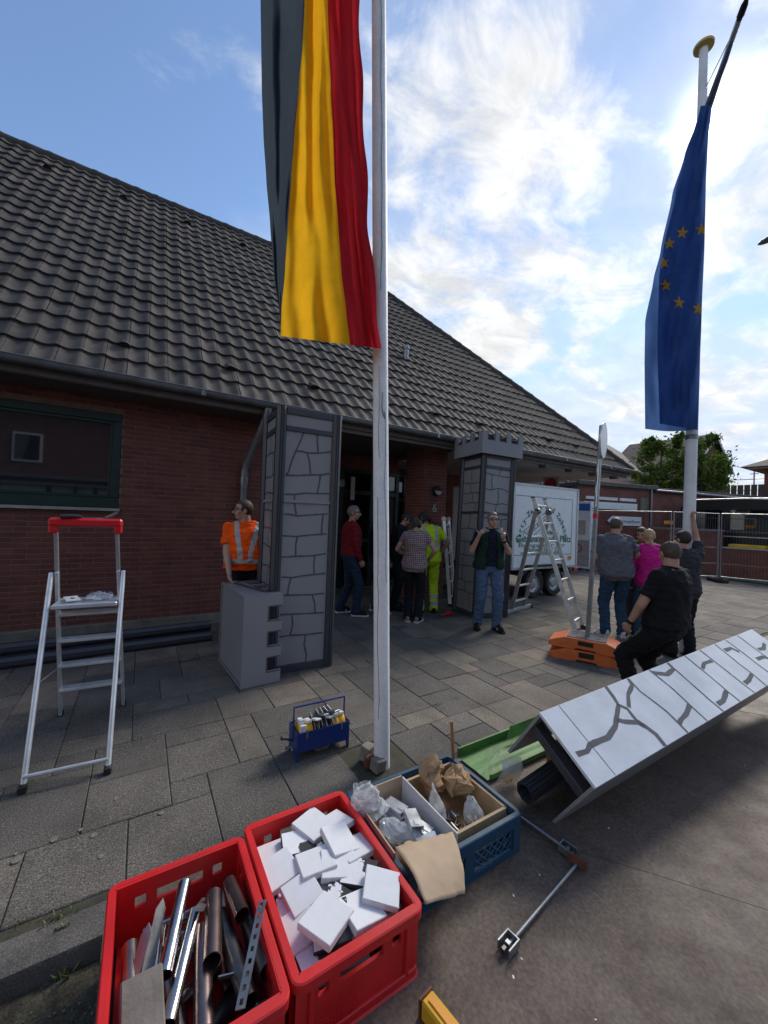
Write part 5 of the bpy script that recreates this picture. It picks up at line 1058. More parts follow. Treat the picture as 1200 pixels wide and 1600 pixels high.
# ------------------------------------------------------------ ladders
def step_ladder():
    t=thing('step_ladder','aluminium step ladder with red top handle standing before the brick wall','ladder',(0,0,0)); F=[Vector((-.509,2.905,0)),Vector((-.116,2.876,0))]; B=[Vector((-.469,3.829,0)),Vector((-.067,3.80,0))]; Tp=[Vector((-.475,3.29,1.50)),Vector((-.145,3.27,1.50))]
    for s in (0,1):
        rail=lambda z,s=s: B[s].lerp(Tp[s],z/1.5)
        b=MB(); b.bar(B[s],rail(1.17),.022,.045,up=(0,1,0),bev=.003); b.build('rail','alu',t); b=MB(); b.tube([rail(1.0),rail(1.5)],.013,10); b.build('hoop_post','alu_dull',t,True)
        hz=rail(1.16)+Vector(((-.03,.03)[s],0,0)); k=MB(); k.tube([F[s],F[s].lerp(hz,.5),F[s].lerp(hz,.93),hz+Vector((0,-.004,.0))],[.015,.015,.016,.014],10); k.build('support_leg','alu',t,True)
        MB().box(F[s]+Vector((0,0,.02)),(.04,.05,.045),bev=.006).build('foot','black_plastic',t); MB().box(B[s]+Vector((0,0,.02)),(.036,.055,.045),bev=.006).build('foot','black_plastic',t)
    for z in (.235,.44,.645,.85):
        a,b_=B[0].lerp(Tp[0],z/1.5),B[1].lerp(Tp[1],z/1.5); b=MB(); b.bar(a,b_,.085,.022,bev=.004); st=b.build('step','alu',t)
        for o in (-.02,0,.02): b=MB(); b.bar(a+Vector((.02,o,.012)),b_+Vector((-.02,o,.012)),.006,.004); b.build('tread','alu_dull',st)
    a,b_=B[0].lerp(Tp[0],.93/1.5),B[1].lerp(Tp[1],.93/1.5); b=MB(); b.bar(a+Vector((0,-.10,.02)),b_+Vector((0,-.10,.02)),.24,.03,bev=.006); b.build('platform','alu',t)
    b=MB(); b.bar(Tp[0]+Vector((-.035,0,.01)),Tp[1]+Vector((.035,0,.01)),.07,.055,bev=.012); b.box(Tp[0]+Vector((-.01,0,-.03)),(.05,.05,.07),bev=.01); b.box(Tp[1]+Vector((.01,0,-.03)),(.05,.05,.07),bev=.01); b.build('top_handle','ladder_red',t)
    b=MB(); b.tube([F[0]+Vector((0,0,.085)),F[1]+Vector((0,0,.085))],.011,8); b.build('cross_bar','alu',t,True)
    b=MB(); b.tube([B[0].lerp(Tp[0],.5)+Vector((0,0,-.3)),F[0].lerp(B[0].lerp(Tp[0],.78),.45)],.004,6); b.build('stay','alu_dull',t)
    c=(Tp[0]+Tp[1])/2
    o=thing('knife','black handled knife lying on the red ladder top','knife',c+Vector((-.03,-.01,.037)),.2); MB().tube([(-.11,0,.01),(-.05,0,.014),(.0,0,.012)],[.016,.019,.013],8,sq=.8).build('grip','black_plastic',o,True); MB().box((.05,0,.005),(.11,.016,.002)).build('blade','galv',o)
    o=thing('screwdriver','small grey tool tilted on the right end of the ladder top','tool',c+Vector((.10,-.01,.037)),.3); MB().tube([(0,0,.005),(.07,0,.045)],.010,8).build('grip','grey_rubber',o,True); MB().tube([(0,0,.005),(-.05,0,.0)],.003,6).build('blade','galv',o)
    p=(a+b_)/2+Vector((0,-.10,.045)); rnd=random.Random(4)
    crumple(lambda u,v:p+Vector((.0+.15*(u-.1),.16*(v-.5),.012+.03*math.sin(u*3)*math.sin(v*3.1))),12,12,.016,20,3).build('plastic_bag','film',None,label='crumpled clear bag of parts on the ladder platform',cat='bag')
    o=thing('white_packet','flat white packet on the left of the ladder platform','packet',p+Vector((-.09,0,0)),.25); MB().box((0,0,.006),(.08,.14,.012),bev=.003).build('sheet','label_white',o); MB().box((.0,-.02,.013),(.02,.03,.002)).build('print','dark',o)
    o=thing('pliers','black pliers lying at the back of the ladder platform','pliers',p+Vector((.03,.085,.02)),.1)
    for s in (1,-1): MB().tube([(-.07,0,.0),(0,.006*s,.008),(.05,.02*s,.006),(.09,.022*s,.0)],[.004,.009,.008,.006],8).build('grip','black_plastic',o,True)
step_ladder()
def rung_ladder(t,a0,a1,b0,b1,n,name='rung',m='alu',w=.03,d=.062,z0=.06):
    """a0->a1 and b0->b1 are the two stiles"""
    up=(a1-a0).normalized(); sd=(b0-a0).normalized(); fw=up.cross(sd)
    for p,q in ((a0,a1),(b0,b1)): b=MB(); b.bar(p,q,w,d,up=fw,bev=.003); b.build('stile',m,t)
    for k in range(n):
        f=(k+.55)/n; b=MB(); b.bar(a0.lerp(a1,f),b0.lerp(b1,f),.03,.03,bev=.004); b.build(name,'alu',t)
def trestle():
    t=thing('folding_ladder','aluminium A frame ladder standing open before the trailer','ladder',(0,0,0)); 
    fa,fb=Vector((5.47,3.30,0)),Vector((5.88,3.44,0)); ra,rb=Vector((5.66,4.60,0)),Vector((6.07,4.70,0)); ha,hb=Vector((5.50,4.05,1.80)),Vector((5.95,4.16,1.80))
    ea=fa+(ha-fa)*1.13; eb=fb+(hb-fb)*1.13
    rung_ladder(t,fa,ea,fb,eb,7,m='alu_dull'); rung_ladder(t,ra+Vector((-.02,.02,.05)),ha+Vector((-.05,.0,0)),rb+Vector((.02,.02,.05)),hb+Vector((.05,0,0)),6,m='alu_dull')
    b=MB(); b.bar(ra+Vector((-.28,-.05,.04)),rb+Vector((.28,.06,.04)),.045,.06,bev=.004); b.build('stabiliser_bar','alu_dull',t)
    for p in (ra+Vector((-.28,-.05,.03)),rb+Vector((.28,.06,.03))): MB().box(p,(.06,.08,.07),R_(14),bev=.006).build('foot','black_plastic',t)
    for p in (fa,fb): MB().box(p+Vector((0,0,.025)),(.045,.08,.06),R_(14),bev=.006).build('foot','black_plastic',t)
    for p in (ha,hb): b=MB(); b.lathe([(.05,-.03),(.055,-.02),(.055,.02),(.05,.03)],c=p+Vector((0,0,.0)),ax=(hb-ha),n=16); b.build('hinge','steel_dark',t,True)
    for p in (ea,eb): MB().box(p,(.034,.066,.02),R_(14)).build('end_cap','black_plastic',t)
trestle()
def back_ladder():
    t=thing('folding_ladder','aluminium folding ladder leaning open in the shade behind the far tower','ladder',(0,0,0)); a,b=Vector((4.93,5.44,0)),Vector((5.27,5.69,0)); h=Vector((.10,.38,1.62)); rung_ladder(t,a,a+h,b,b+h,6,m='alu'); c,d=a+Vector((.24,.95,0)),b+Vector((.24,.95,0))
    rung_ladder(t,c,a+h+Vector((.02,.02,.01)),d,b+h+Vector((.02,.02,.01)),6,m='alu_dull')
    for p in (a+h,b+h): MB().lathe([(.045,-.025),(.05,0),(.045,.025)],c=p,ax=(b-a),n=14).build('hinge','alu',t,True)
    for p in (a,b,c,d): MB().box(p+Vector((0,0,.02)),(.05,.07,.05),.6,bev=.006).build('foot','black_plastic',t)
back_ladder()
# ------------------------------------------------------------ temporary road sign
def road_sign():
    t=thing('temporary_sign','round temporary road sign seen edge on, on a galvanised post','sign',(4.64,2.66,0)); H=2.86; ln=Vector((.075,-.05,1)); 
    at=lambda z: Vector((ln.x*(z-.2)/2.7,ln.y*(z-.2)/2.7,z))
    MB().bar(at(.14),at(H-.02),.042,.042,bev=.004).build('post','galv',t); MB().bar(at(1.70),at(1.76),.0445,.0445).build('reflective_band','ladder_red',t)
    d=(at(H)-at(2)).normalized(); nrm=(Vector((.335,-.94,0))-d*Vector((.335,-.94,0)).dot(d)).normalized()
    c=at(H-.21)+nrm*.03; b=MB(); b.lathe([(.208,-.006),(.212,0),(.208,.006)],c=c,ax=nrm,n=40); dc=b.build('disc','alu',t); MB().pipe(c-nrm*.009,c+nrm*.009,.215,.204,40).build('rim','alu',dc); MB().lathe([(.202,0),(.202,.002)],c=c+nrm*.0065,ax=nrm,n=40).build('face','white_gloss',dc)
    MB().bar(at(H-.44),at(H-1.02),.06,.012,up=nrm).build('supplementary_plate','alu',t); 
    for k,z in enumerate((H-.50,H-.62,H-.76,H-.90)): MB().bar(at(z)-nrm*.012,at(z-.09)-nrm*.012,.056,.008,up=nrm).build('sticker',('label_white','dark','label_white','grey_print')[k],t)
    ang=math.atan2(-.91,.42)
    for k in range(2):
        f=thing('sign_foot',('upper orange rubber foot clamping the sign post','lower orange rubber foot under the sign post')[k],'sign foot',(4.64,2.66,.135*(1-k)),ang+.06*k,'stacked orange sign feet'); o=.135
        pr=[(-.41,.02),(-.40,.06),(-.22,.13),(.22,.13),(.40,.06),(.41,.02),(.38,0),(.12,0),(.10,.02),(-.10,.02),(-.12,0),(-.38,0)]
        b=MB(); b.prism(pr,(0,.20,0),(1,0,0),(0,0,1),.40); bmesh.ops.bevel(b.bm,geom=[e for e in b.bm.edges if abs((e.verts[0].co-e.verts[1].co).y)<.01 and max(v.co.z for v in e.verts)>.05],offset=.008,segments=1,affect='EDGES'); b.build('body','orange_rubber',f)
        if k==0:
            MB().box((0,0,.134),(.42,.34,.012),bev=.004).build('cover','grey_rubber',f)
            for x,y,w in ((-.14,.08,.06),(-.14,-.02,.06),(.14,.06,.06),(.12,-.08,.05),(-.05,-.13,.12)): MB().box((x,y,.1385),(w,.025,.006)).build('slot','dark',f)
            MB().box((0,-.2,.085),(.16,.02,.05),bev=.004).build('grip_recess','dark',f)
        else: MB().box((0,-.2,.085),(.16,.012,.06),bev=.004).build('grip_recess','dark',f)
road_sign()
# ------------------------------------------------------------ strap caddy
def caddy():
    t=thing('blue_steel_caddy','small blue steel carrier with handle standing on the slabs','carrier',(1.10,2.50,0),R_(-1)); L,Wd=.37,.17
    f=MB(); f.box((0,-Wd/2,.125),(L,.006,.13),bev=.002); f.build('front_plate','blue_steel',t); f=MB(); f.box((0,Wd/2,.125),(L,.006,.13),bev=.002); f.build('rear_plate','blue_steel',t)
    for s in (-1,1): MB().prism([(-Wd/2,.0),(-Wd/2+.03,.0),(-Wd/2+.05,.05),(Wd/2-.05,.05),(Wd/2-.03,0),(Wd/2,0),(Wd/2,.19),(-Wd/2,.19)],(s*L/2,0,0),(0,1,0),(0,0,1),.006).build('end_plate','blue_steel',t)
    MB().box((0,0,.062),(L,Wd,.005)).build('base','blue_steel',t); h=MB(); h.tube([(-L/2,0,.10),(-L/2,0,.325),(L/2,0,.325),(L/2,0,.10)],.008,8); h.build('handle','blue_steel',t,True)
    for s in (-.12,.13): MB().box((s,-Wd/2-.004,.165),(.012,.004,.04)).build('rivet_strip','galv',t)
    for x in (-.015,.03): MB().lathe([(.035,-.012),(.035,.012)],c=(x,-Wd/2+.05,.045),ax=(0,1,0),n=16).build('roller','galv',t,True)
    k=MB(); k.tube([(-L/2-.01,-.02,.12),(-L/2-.06,-.04,.15),(-L/2-.085,-.05,.165)],.006,6); k.tube([(-L/2-.03,-.06,.10),(-L/2-.07,-.06,.105)],.009,6); k.build('crank','steel_dark',t,True); MB().ell((-L/2-.09,-.05,.168),(.012,.016,.012)).build('knob','black_plastic',t,True)
    for i,(x,m) in enumerate(((-.145,'w'),(-.095,'y'),(.10,'y'),(.145,'y'))):
        o=thing('strap_roll',('white labelled strap roll at the crank end of the blue carrier','yellow strap roll next to the white one in the blue carrier','yellow strap roll right of the buckles in the blue carrier','yellow strap roll at the far end of the blue carrier')[i],'strap',(1.10+x,2.49,.165),R_(-1),'strap rolls in the blue carrier')
        MB().lathe([(.062,-.021),(.064,-.018),(.064,.018),(.062,.021)],ax=(1,0,0),n=22).build('webbing','strap_yellow',o,True); MB().box((0,-.01,.062 if m=='y' else .06),(.035,.06,.02 if m=='y' else .05),rot=(-.2,0,0),bev=.003).build('tag','label_white',o)
        if m=='w': MB().box((0,-.06,.02),(.04,.012,.10),rot=(.15,0,0),bev=.003).build('tag','label_white',o)
    for i,(x,z) in enumerate(((-.045,.20),(.0,.22),(.035,.195),(.065,.225))):
        o=thing('ratchet_buckle',('steel ratchet buckle nearest the yellow rolls on the crank side','tall ratchet buckle second from the crank side','ratchet buckle with white edge in the carrier middle','ratchet buckle leaning by the right yellow rolls')[i],'buckle',(1.10+x,2.48,z),.1*i,'ratchet buckles in the blue carrier')
        for q in (-1,1): MB().prism([(-.06,-.03),(.03,-.03),(.065,.03),(.05,.05),(-.03,.02)],(q*.016,0,0),(0,1,0),(0,0,1),.004).build('side_plate','galv',o)
        MB().tube([(-.018,.01,.0),(.018,.01,.0)],.012,10).build('spindle','steel_dark',o,True); b=MB(); b.bar((0,-.075,.055),(0,.02,.02),.04,.012,bev=.003); b.build('lever','label_white' if i%2==0 else 'galv',o)
caddy()
o=thing('red_wedge','small red and white tool lying at the hi-vis trouser cuff','tool',(4.45,4.95,0),.3); MB().box((0,0,.03),(.16,.09,.05),bev=.012).build('body','ladder_red',o); MB().tube([(-.08,0,.03),(-.2,.02,.03)],.014,8).build('grip','galv',o)
# ------------------------------------------------------------ people
M_('skin',(.42,.235,.165),.55,var=.10,scale=14,spec=.35); M_('skin_pale',(.47,.29,.215),.55,var=.10,scale=14,spec=.35); M_('lip',(.30,.10,.085),.5); M_('eye',(.02,.018,.016),.25)
for k,c in dict(hair_brown=(.045,.028,.018),hair_grey=(.15,.145,.14),hair_dark=(.02,.015,.012),hair_blond=(.38,.27,.14),hair_mid=(.07,.05,.035)).items(): M_(k,c,.6,var=.35,scale=60,bump=.004,bscale=120)
for k,c in dict(orange_vis=(.95,.10,.004),yellow_vis=(.50,.72,.02),reflex=(.42,.42,.42),red_knit=(.17,.008,.016),navy=(.010,.012,.024),black_cotton=(.008,.008,.010),grey_cotton=(.105,.112,.13),pink_knit=(.50,.012,.21),green_vest=(.012,.035,.022),vest_lining=(.26,.28,.28),jeans=(.07,.115,.20),jeans_dark=(.016,.030,.058),jeans_mid=(.022,.052,.10),trouser_dark=(.010,.011,.016),trouser_olive=(.045,.045,.038),jacket_grey=(.035,.036,.04),green_shirt=(.06,.11,.03),shoe_black=(.012,.012,.012),shoe_grey=(.22,.23,.25),shoe_white=(.6,.6,.6),glove=(.16,.16,.17)).items(): M_(k,c,.85 if k not in('reflex',) else .4,var=.14,scale=16,bump=.0015,bscale=160,spec=.25)
def check_mat():
    m=mk('check_cotton',(.36,.26,.25),.85,var=.05); nt=m.node_tree; N=nt.nodes; L=nt.links; b=N['Principled BSDF']; tc=N.new('ShaderNodeTexCoord'); fac=None
    sp=N.new('ShaderNodeSeparateXYZ'); L.new(tc.outputs['Object'],sp.inputs[0]); outs=[]
    for i in (0,2):
        q=N.new('ShaderNodeMath'); q.operation='MULTIPLY'; L.new(sp.outputs[i],q.inputs[0]); q.inputs[1].default_value=2*math.pi/.028; s=N.new('ShaderNodeMath'); s.operation='SINE'; L.new(q.outputs[0],s.inputs[0]); g=N.new('ShaderNodeMath'); g.operation='GREATER_THAN'; L.new(s.outputs[0],g.inputs[0]); g.inputs[1].default_value=.1; outs.append(g.outputs[0])
    ad=N.new('ShaderNodeMath'); ad.operation='ADD'; L.new(outs[0],ad.inputs[0]); L.new(outs[1],ad.inputs[1]); dv=N.new('ShaderNodeMath'); dv.operation='MULTIPLY'; L.new(ad.outputs[0],dv.inputs[0]); dv.inputs[1].default_value=.5
    x=N.new('ShaderNodeMixRGB'); L.new(dv.outputs[0],x.inputs[0]); x.inputs[1].default_value=(.40,.29,.27,1); x.inputs[2].default_value=(.05,.03,.055,1); L.new(x.outputs[0],b.inputs['Base Color']); return m
MT['check_cotton']=check_mat()
def remesh(b,vox,sm=4,fac=.5,folds=0.,fs=9.,seed=0):
    me=bpy.data.meshes.new('t'); b.bm.to_mesh(me); b.bm.free(); o=bpy.data.objects.new('t',me); COL.objects.link(o)
    r=o.modifiers.new('r','REMESH'); r.mode='VOXEL'; r.voxel_size=vox; r.use_smooth_shade=True
    s=o.modifiers.new('s','SMOOTH'); s.iterations=sm; s.factor=fac
    bpy.context.view_layer.update(); dg=bpy.context.evaluated_depsgraph_get(); m2=bpy.data.meshes.new_from_object(o.evaluated_get(dg)); bpy.data.objects.remove(o); bpy.data.meshes.remove(me)
    if folds:
        ns=[v.normal.copy() for v in m2.vertices]
        for v,n in zip(m2.vertices,ns):
            p=v.co; q=Vector((p.x*fs+seed,p.y*fs,p.z*fs*1.7)); d=1-abs(noise.noise(q))*2.2; d2=noise.noise(q*2.3+Vector((5,5,seed))); v.co=p+n*folds*(d*.6+d2*.6)
    for p in m2.polygons: p.use_smooth=True
    return m2
def ik(a,c,l1,l2,hint):
    d=c-a; D=min(d.length,(l1+l2)*.995); 
    if d.length>D: c=a+d.normalized()*D
    d=(c-a).normalized(); x=(l1*l1-l2*l2+D*D)/(2*D); h=math.sqrt(max(0,l1*l1-x*x)); p=hint-d*hint.dot(d); p=p.normalized() if p.length>1e-4 else d.orthogonal().normalized(); return a+d*x+p*h,c
def person(label,loc,face,h=1.78,fat=0.,belly=0.,lean=(0,0),sway=0.,wl=None,wr=None,wlw=None,wrw=None,hl=None,hr=None,al=None,ar=None,hip=None,head=None,nod=0.,tilt=0.,shirt='navy',sleeve='short',pants='jeans_dark',shoes='shoe_black',hair='hair_brown',hairstyle='short',skin='skin',curl=(1,1),thumb=(0,0),glasses=False,extra=None,untuck=.0,shirt_len=0.,female=False,gloves=None,vest=None,bands=None,cuffs=None,watch=None,neck=0.,hairline=.12):
    s=h/1.78; f=Vector((face[0],face[1],0)).normalized(); rt=Vector((f.y,-f.x,0)); Mw=Matrix((rt,f,Vector((0,0,1)))).transposed(); loc=Vector((*loc[:2],loc[2] if len(loc)>2 else 0))
    root=thing('person',label,'person',loc,math.atan2(-f.x,f.y) if False else math.atan2(rt.y,rt.x))
    inv=Mw.transposed(); tol=lambda w: (inv@(Vector(w)-loc))/s      # world -> local (unit person)
    V=Vector; hp=V(hip) if hip else V((sway,0,.93)); nk=hp+V((lean[0],lean[1],.55)); up=(nk-hp).normalized(); sh=hp+(nk-hp)*.875
    SL,SR=sh+V((-.185 if not female else -.165,0,0)),sh+V((.185 if not female else .165,0,0)); HL,HR=hp+V((-.092,0,-.03)),hp+V((.092,0,-.03))
    WL=tol(wlw) if wlw else V(wl) if wl else V((-.30,.04,.80)); WR=tol(wrw) if wrw else V(wr) if wr else V((.30,.04,.80))
    EL,WL=ik(SL,WL,.29,.26,V(hl) if hl else V((-.5,-1,-.2))); ER,WR=ik(SR,WR,.29,.26,V(hr) if hr else V((.5,-1,-.2)))
    AL=V(al) if al else V((-.12,0,.085)); AR=V(ar) if ar else V((.12,.02,.085)); KL,AL=ik(HL,AL,.43,.41,V((-.1,1,0))); KR,AR=ik(HR,AR,.43,.41,V((.1,1,0)))
    hd=V((head[0],head[1],0)) if head else V((0,1,0)); hd=inv@V((head[0],head[1],0)) if head else V((0,1,0)); hd.normalize()
    nb=nk+up*.01; hc=nk+up*(.135)+hd*(.035+.05*max(0,nod))+V((0,0,-.03*abs(nod))); hf=(hd*math.cos(nod)+V((0,0,-math.sin(nod)))); hup=(V((0,0,1))*math.cos(nod)+hd*math.sin(nod)); hr_=hf.cross(hup).normalized(); hup=(hup+hr_*tilt).normalized(); hr_=hf.cross(hup).normalized(); HM=Matrix((hr_,hf,hup)).transposed()
    sec=[(-.16,.125,.095,0),(-.06,.165+fat*.5,.115+fat*.4,-.01),(.06,.165+fat*.9,.115+fat*.7,0),(.22,.150+fat,.110+fat*.8,belly*.7),(.42,.155+fat,.115+fat*.8,belly),(.62,.165+fat*.7,.120+fat*.5,belly*.5),(.80,.170+fat*.4,.112+fat*.3,.0),(.91,.150,.095,-.005),(.98,.085,.075,-.005),(1.03,.06,.06,0)]
    if female: sec=[(a,b*(.93 if a>.5 else 1.04 if a<.1 else .90),c*(1.03 if .6<a<.7 else .95),d) for a,b,c,d in sec]
    X,Y=V((1,0,0)),V((0,1,0))
    def torso(b,inf,t0,t1):
        rg=[]; ts=[q for q in sec if t0<=q[0]<=t1]
        for a,rx,ry,dy in ts: rg.append(b.ring(hp+(nk-hp)*a+Y*dy,X,Y,(rx+inf)*(1 if a<.95 else 1),ry+inf,18))
        b.skin(rg)
    S_=lambda p:p*s
    def fin(me,name,m,par=root):
        for v in me.vertices: v.co*=s
        for q in (m if isinstance(m,(list,tuple)) else [m]): me.materials.append(MT[q])
        return link(name,me,par)
    # ---- body, one continuous surface
    b=MB(); torso(b,-.012,-.2,1.1); b.caps(nk-up*.05,hc-V((0,0,.05))-hd*.015,.056+neck,.053+neck)
    for Sh,E,Wr,sg in ((SL,EL,WL,-1),(SR,ER,WR,1)):
        b.caps(Sh,E,.052+fat*.15,.041+fat*.1); b.caps(E,Wr,.042+fat*.1,.027)
    for H_,K,A in ((HL,KL,AL),(HR,KR,AR)): b.caps(H_,K,.082+fat*.25,.058); b.caps(K,A,.056,.038); b.caps(A,A+V((0,.10,-.045)),.030,.026)
    # head
    b.ell(hc+HM@V((0,-.008,.022)),(.073,.094,.092),HM); b.ell(hc+HM@V((0,.022,-.045)),(.056,.068,.066),HM); b.ell(hc+HM@V((0,.052,-.082)),(.030,.028,.022),HM)
    b.caps(hc+HM@V((0,.088,.012)),hc+HM@V((0,.108,-.026)),.010,.0145); 
    for q in (-1,1): b.ell(hc+HM@V((q*.076,-.008,-.005)),(.010,.022,.034),HM); b.ell(hc+HM@V((q*.032,.072,.030)),(.024,.014,.010),HM); b.ell(hc+HM@V((q*.04,.06,-.03)),(.022,.024,.022),HM)
    # hands
    def hand(b,E,Wr,sg,cu,th):
        d=(Wr-E).normalized(); ref=V((0,1,0)) if abs(d.y)<.8 else V((0,0,1)); th_dir=(ref-d*ref.dot(d)).normalized() if not th else (V((0,0,1))-d*d.z).normalized(); nrm=d.cross(th_dir)*sg   # palm normal
        pc=Wr+d*.05; b.ell(pc,(.042,.016,.05),Matrix((th_dir,nrm,d)).transposed(),12,8); b.caps(Wr-d*.01,pc,.026,.024)
        for i in range(4):
            r0=Wr+d*.085+th_dir*(.030-.020*i); ln=(.036,.040,.038,.030)[i]; a=.35+cu*.9; p1=r0+d*ln*math.cos(a*.5)-nrm*ln*math.sin(a*.5)*1; p2=p1+(d*math.cos(a*1.2)-nrm*math.sin(a*1.2))*ln*.75; p3=p2+(d*math.cos(a*1.8)-nrm*math.sin(a*1.8))*ln*.55; b.caps(r0-d*.02,p1,.0095,.009,8); b.caps(p1,p2,.009,.0085,8); b.caps(p2,p3,.0085,.0075,8)
        t0=Wr+d*.035+th_dir*.03
        if th: b.caps(t0,t0+th_dir*.035+d*.012,.012,.011,8); b.caps(t0+th_dir*.035+d*.012,t0+th_dir*.075+d*.006,.011,.009,8)
        else: b.caps(t0,t0+d*.03+th_dir*.018-nrm*.012,.012,.0105,8); b.caps(t0+d*.03+th_dir*.018-nrm*.012,t0+d*.058+th_dir*.016-nrm*.03,.0105,.008,8)
    if gloves:
        g=MB(); hand(g,EL,WL,-1,curl[0],thumb[0]); hand(g,ER,WR,1,curl[1],thumb[1]); g.caps(WL+(EL-WL).normalized()*.05,WL,.034,.032); g.caps(WR+(ER-WR).normalized()*.05,WR,.034,.032)
        fin(remesh(g,.006,2),'gloves',gloves)
        for Wr,E in ((WL,EL),(WR,ER)): b.caps(Wr,Wr+(Wr-E).normalized()*.08,.024,.02)
    else: hand(b,EL,WL,-1,curl[0],thumb[0]); hand(b,ER,WR,1,curl[1],thumb[1])
    body=fin(remesh(b,.0085,2),'body',skin)
    # ---- trousers
    b=MB(); rg=[b.ring(hp+(nk-hp)*a+Y*dy,X,Y,rx+.010,ry+.012,18) for a,rx,ry,dy in sec if -.2<=a<=.1]; b.skin(rg)
    for H_,K,A in ((HL,KL,AL),(HR,KR,AR)):
        b.caps(H_,K,.098+fat*.25,.075); b.caps(K,A+V((0,0,.02)),.074,.066); b.lathe([(.062,0),(.070,.05),(.066,.10)],c=A+V((0,.005,-.05)),ax=V((0,0,1)),n=14)
    me=remesh(b,.012,4,folds=.014,fs=10,seed=h*7)
    pm=[pants]
    if cuffs:
        pm=[pants,cuffs]
        for p in me.polygons:
            c=p.center
            if any(-.02+z<c.z<.045+z for z in (.14,.26)): p.material_index=1
    fin(me,'trousers',pm)
    # ---- shirt
    b=MB(); t0=-.05-shirt_len; rg=[]
    prof=[q for q in sec if -.04-shirt_len<=q[0]<=1.0]
    if shirt_len>.1: prof=[q for q in sec if q[0]>=-.17 and q[0]<=1.0]
    lo=prof[0]; rg.append(b.ring(hp+(nk-hp)*(lo[0]-.03)+Y*lo[3],X,Y,lo[1]+.032+untuck,lo[2]+.034+untuck,20))
    for a,rx,ry,dy in prof: rg.append(b.ring(hp+(nk-hp)*a+Y*dy,X,Y,rx+(.026 if a<.9 else .014)+(untuck*.8 if a<.3 else 0),ry+(.028 if a<.9 else .012)+(untuck*.8 if a<.3 else 0),20))
    b.skin(rg); b.caps(SL,SL+(nk-SL)*.6,.056,.05); b.caps(SR,SR+(nk-SR)*.6,.056,.05)
    for Sh,E,Wr in ((SL,EL,WL),(SR,ER,WR)):
        if sleeve=='short': q=Sh.lerp(E,.72); b.caps(Sh,Sh.lerp(E,.3),.058+fat*.2,.058+fat*.2); d=(E-Sh).normalized(); b.lathe([(.045,-.12),(.059+fat*.2,-.08),(.062+fat*.2,.0)],c=q,ax=d,n=14)
        elif sleeve=='cap': b.caps(Sh,Sh.lerp(E,.35),.062,.058)
        else: b.caps(Sh,E,.066+fat*.15,.055+fat*.1); b.caps(E,Wr-(Wr-E).normalized()*.02,.056+fat*.1,.042)
    me=remesh(b,.011,4,folds=.014,fs=8,seed=h*3+fat*50); sm=[shirt]
    if bands:
        sm=[shirt,'reflex']; bz=bands
        for p in me.polygons:
            c=p.center; r=c-hp; ax=abs(c.x-hp.x); arm=min((c-SL.lerp(EL,.5)).length,(c-SR.lerp(ER,.5)).length)<.15
            on=any(z0<r.z<z0+.045 for z0 in bz['h'])
            if bz.get('v'):
                if abs(ax-(bz['v']+ .10*max(0,(r.z-.28))*0))<.024 and r.z>bz['h'][0]: on=True
            if bz.get('d') and r.z>bz['h'][0]:
                if abs((ax)-(.055+.20*max(0,r.z-.22)))<.027: on=True
            if ax>.20 and bz.get('arm') and abs((c-SL).length-.20)<.02 or ax>.20 and bz.get('arm') and abs((c-SR).length-.20)<.02: on=True
            if on and not (arm and not bz.get('arm') and ax>.215): p.material_index=1
    fin(me,'shirt',sm)
    # collar
    b=MB(); pts=[nk+up*.0+V((.066*math.cos(a),.066*math.sin(a),.012*math.sin(a-1.57))) for a in [i*6.2832/20 for i in range(21)]]; b.tube(pts,.011,6,cap=False); fin(b.mesh('c',()),'collar',shirt)
    if vest:
        b=MB(); rg=[]
        for a,rx,ry,dy in [q for q in sec if -.06<=q[0]<=.92]: rg.append(b.ring(hp+(nk-hp)*a+Y*(dy-.006),X,Y,rx+.05+(.02 if a<.3 else 0),ry+.05,24))
        b.skin(rg); me=remesh(b,.012,4,folds=.013,fs=7,seed=3)
        bm=bmesh.new(); bm.from_mesh(me); bmesh.ops.delete(bm,geom=[fc for fc in bm.faces if fc.calc_center_median().y>.02 and abs(fc.calc_center_median().x-hp.x)<(.085 if fc.calc_center_median().z<1.2 else .07)],context='FACES'); bm.to_mesh(me); bm.free(); o=fin(me,'vest',vest); sd=o.modifiers.new('t','SOLIDIFY'); sd.thickness=.008
        for q in (-1,1):
            b=MB(); b.grid(lambda u,v,q=q: nk+V((q*(.055+.085*u+.05*v),.085-.035*u-.01*v+.02*math.sin(u*3),-.02-.15*v+.05*u-.02*u*v)),8,8); o=fin(b.mesh('l',(),'all'),'lapel','vest_lining'); o.modifiers.new('t','SOLIDIFY').thickness=.006
    # ---- shoes
    for A,K in ((AL,KL),(AR,KR)):
        tw=.25 if A is AR else -.25; ft=V((math.sin(tw),math.cos(tw),0)); z=A.z-.085; base=V((A.x,A.y,z)); b=MB(); b.ell(base+ft*.05+V((0,0,.05)),(.047,.13,.052),Matrix.Rotation(-tw,3,'Z')); b.ell(base-ft*.01+V((0,0,.075)),(.047,.068,.06)); b.ell(base+ft*.135+V((0,0,.03)),(.046,.055,.032),Matrix.Rotation(-tw,3,'Z')); me=remesh(b,.010,2); 
        for v in me.vertices: v.co.z=max(v.co.z,z+.004)
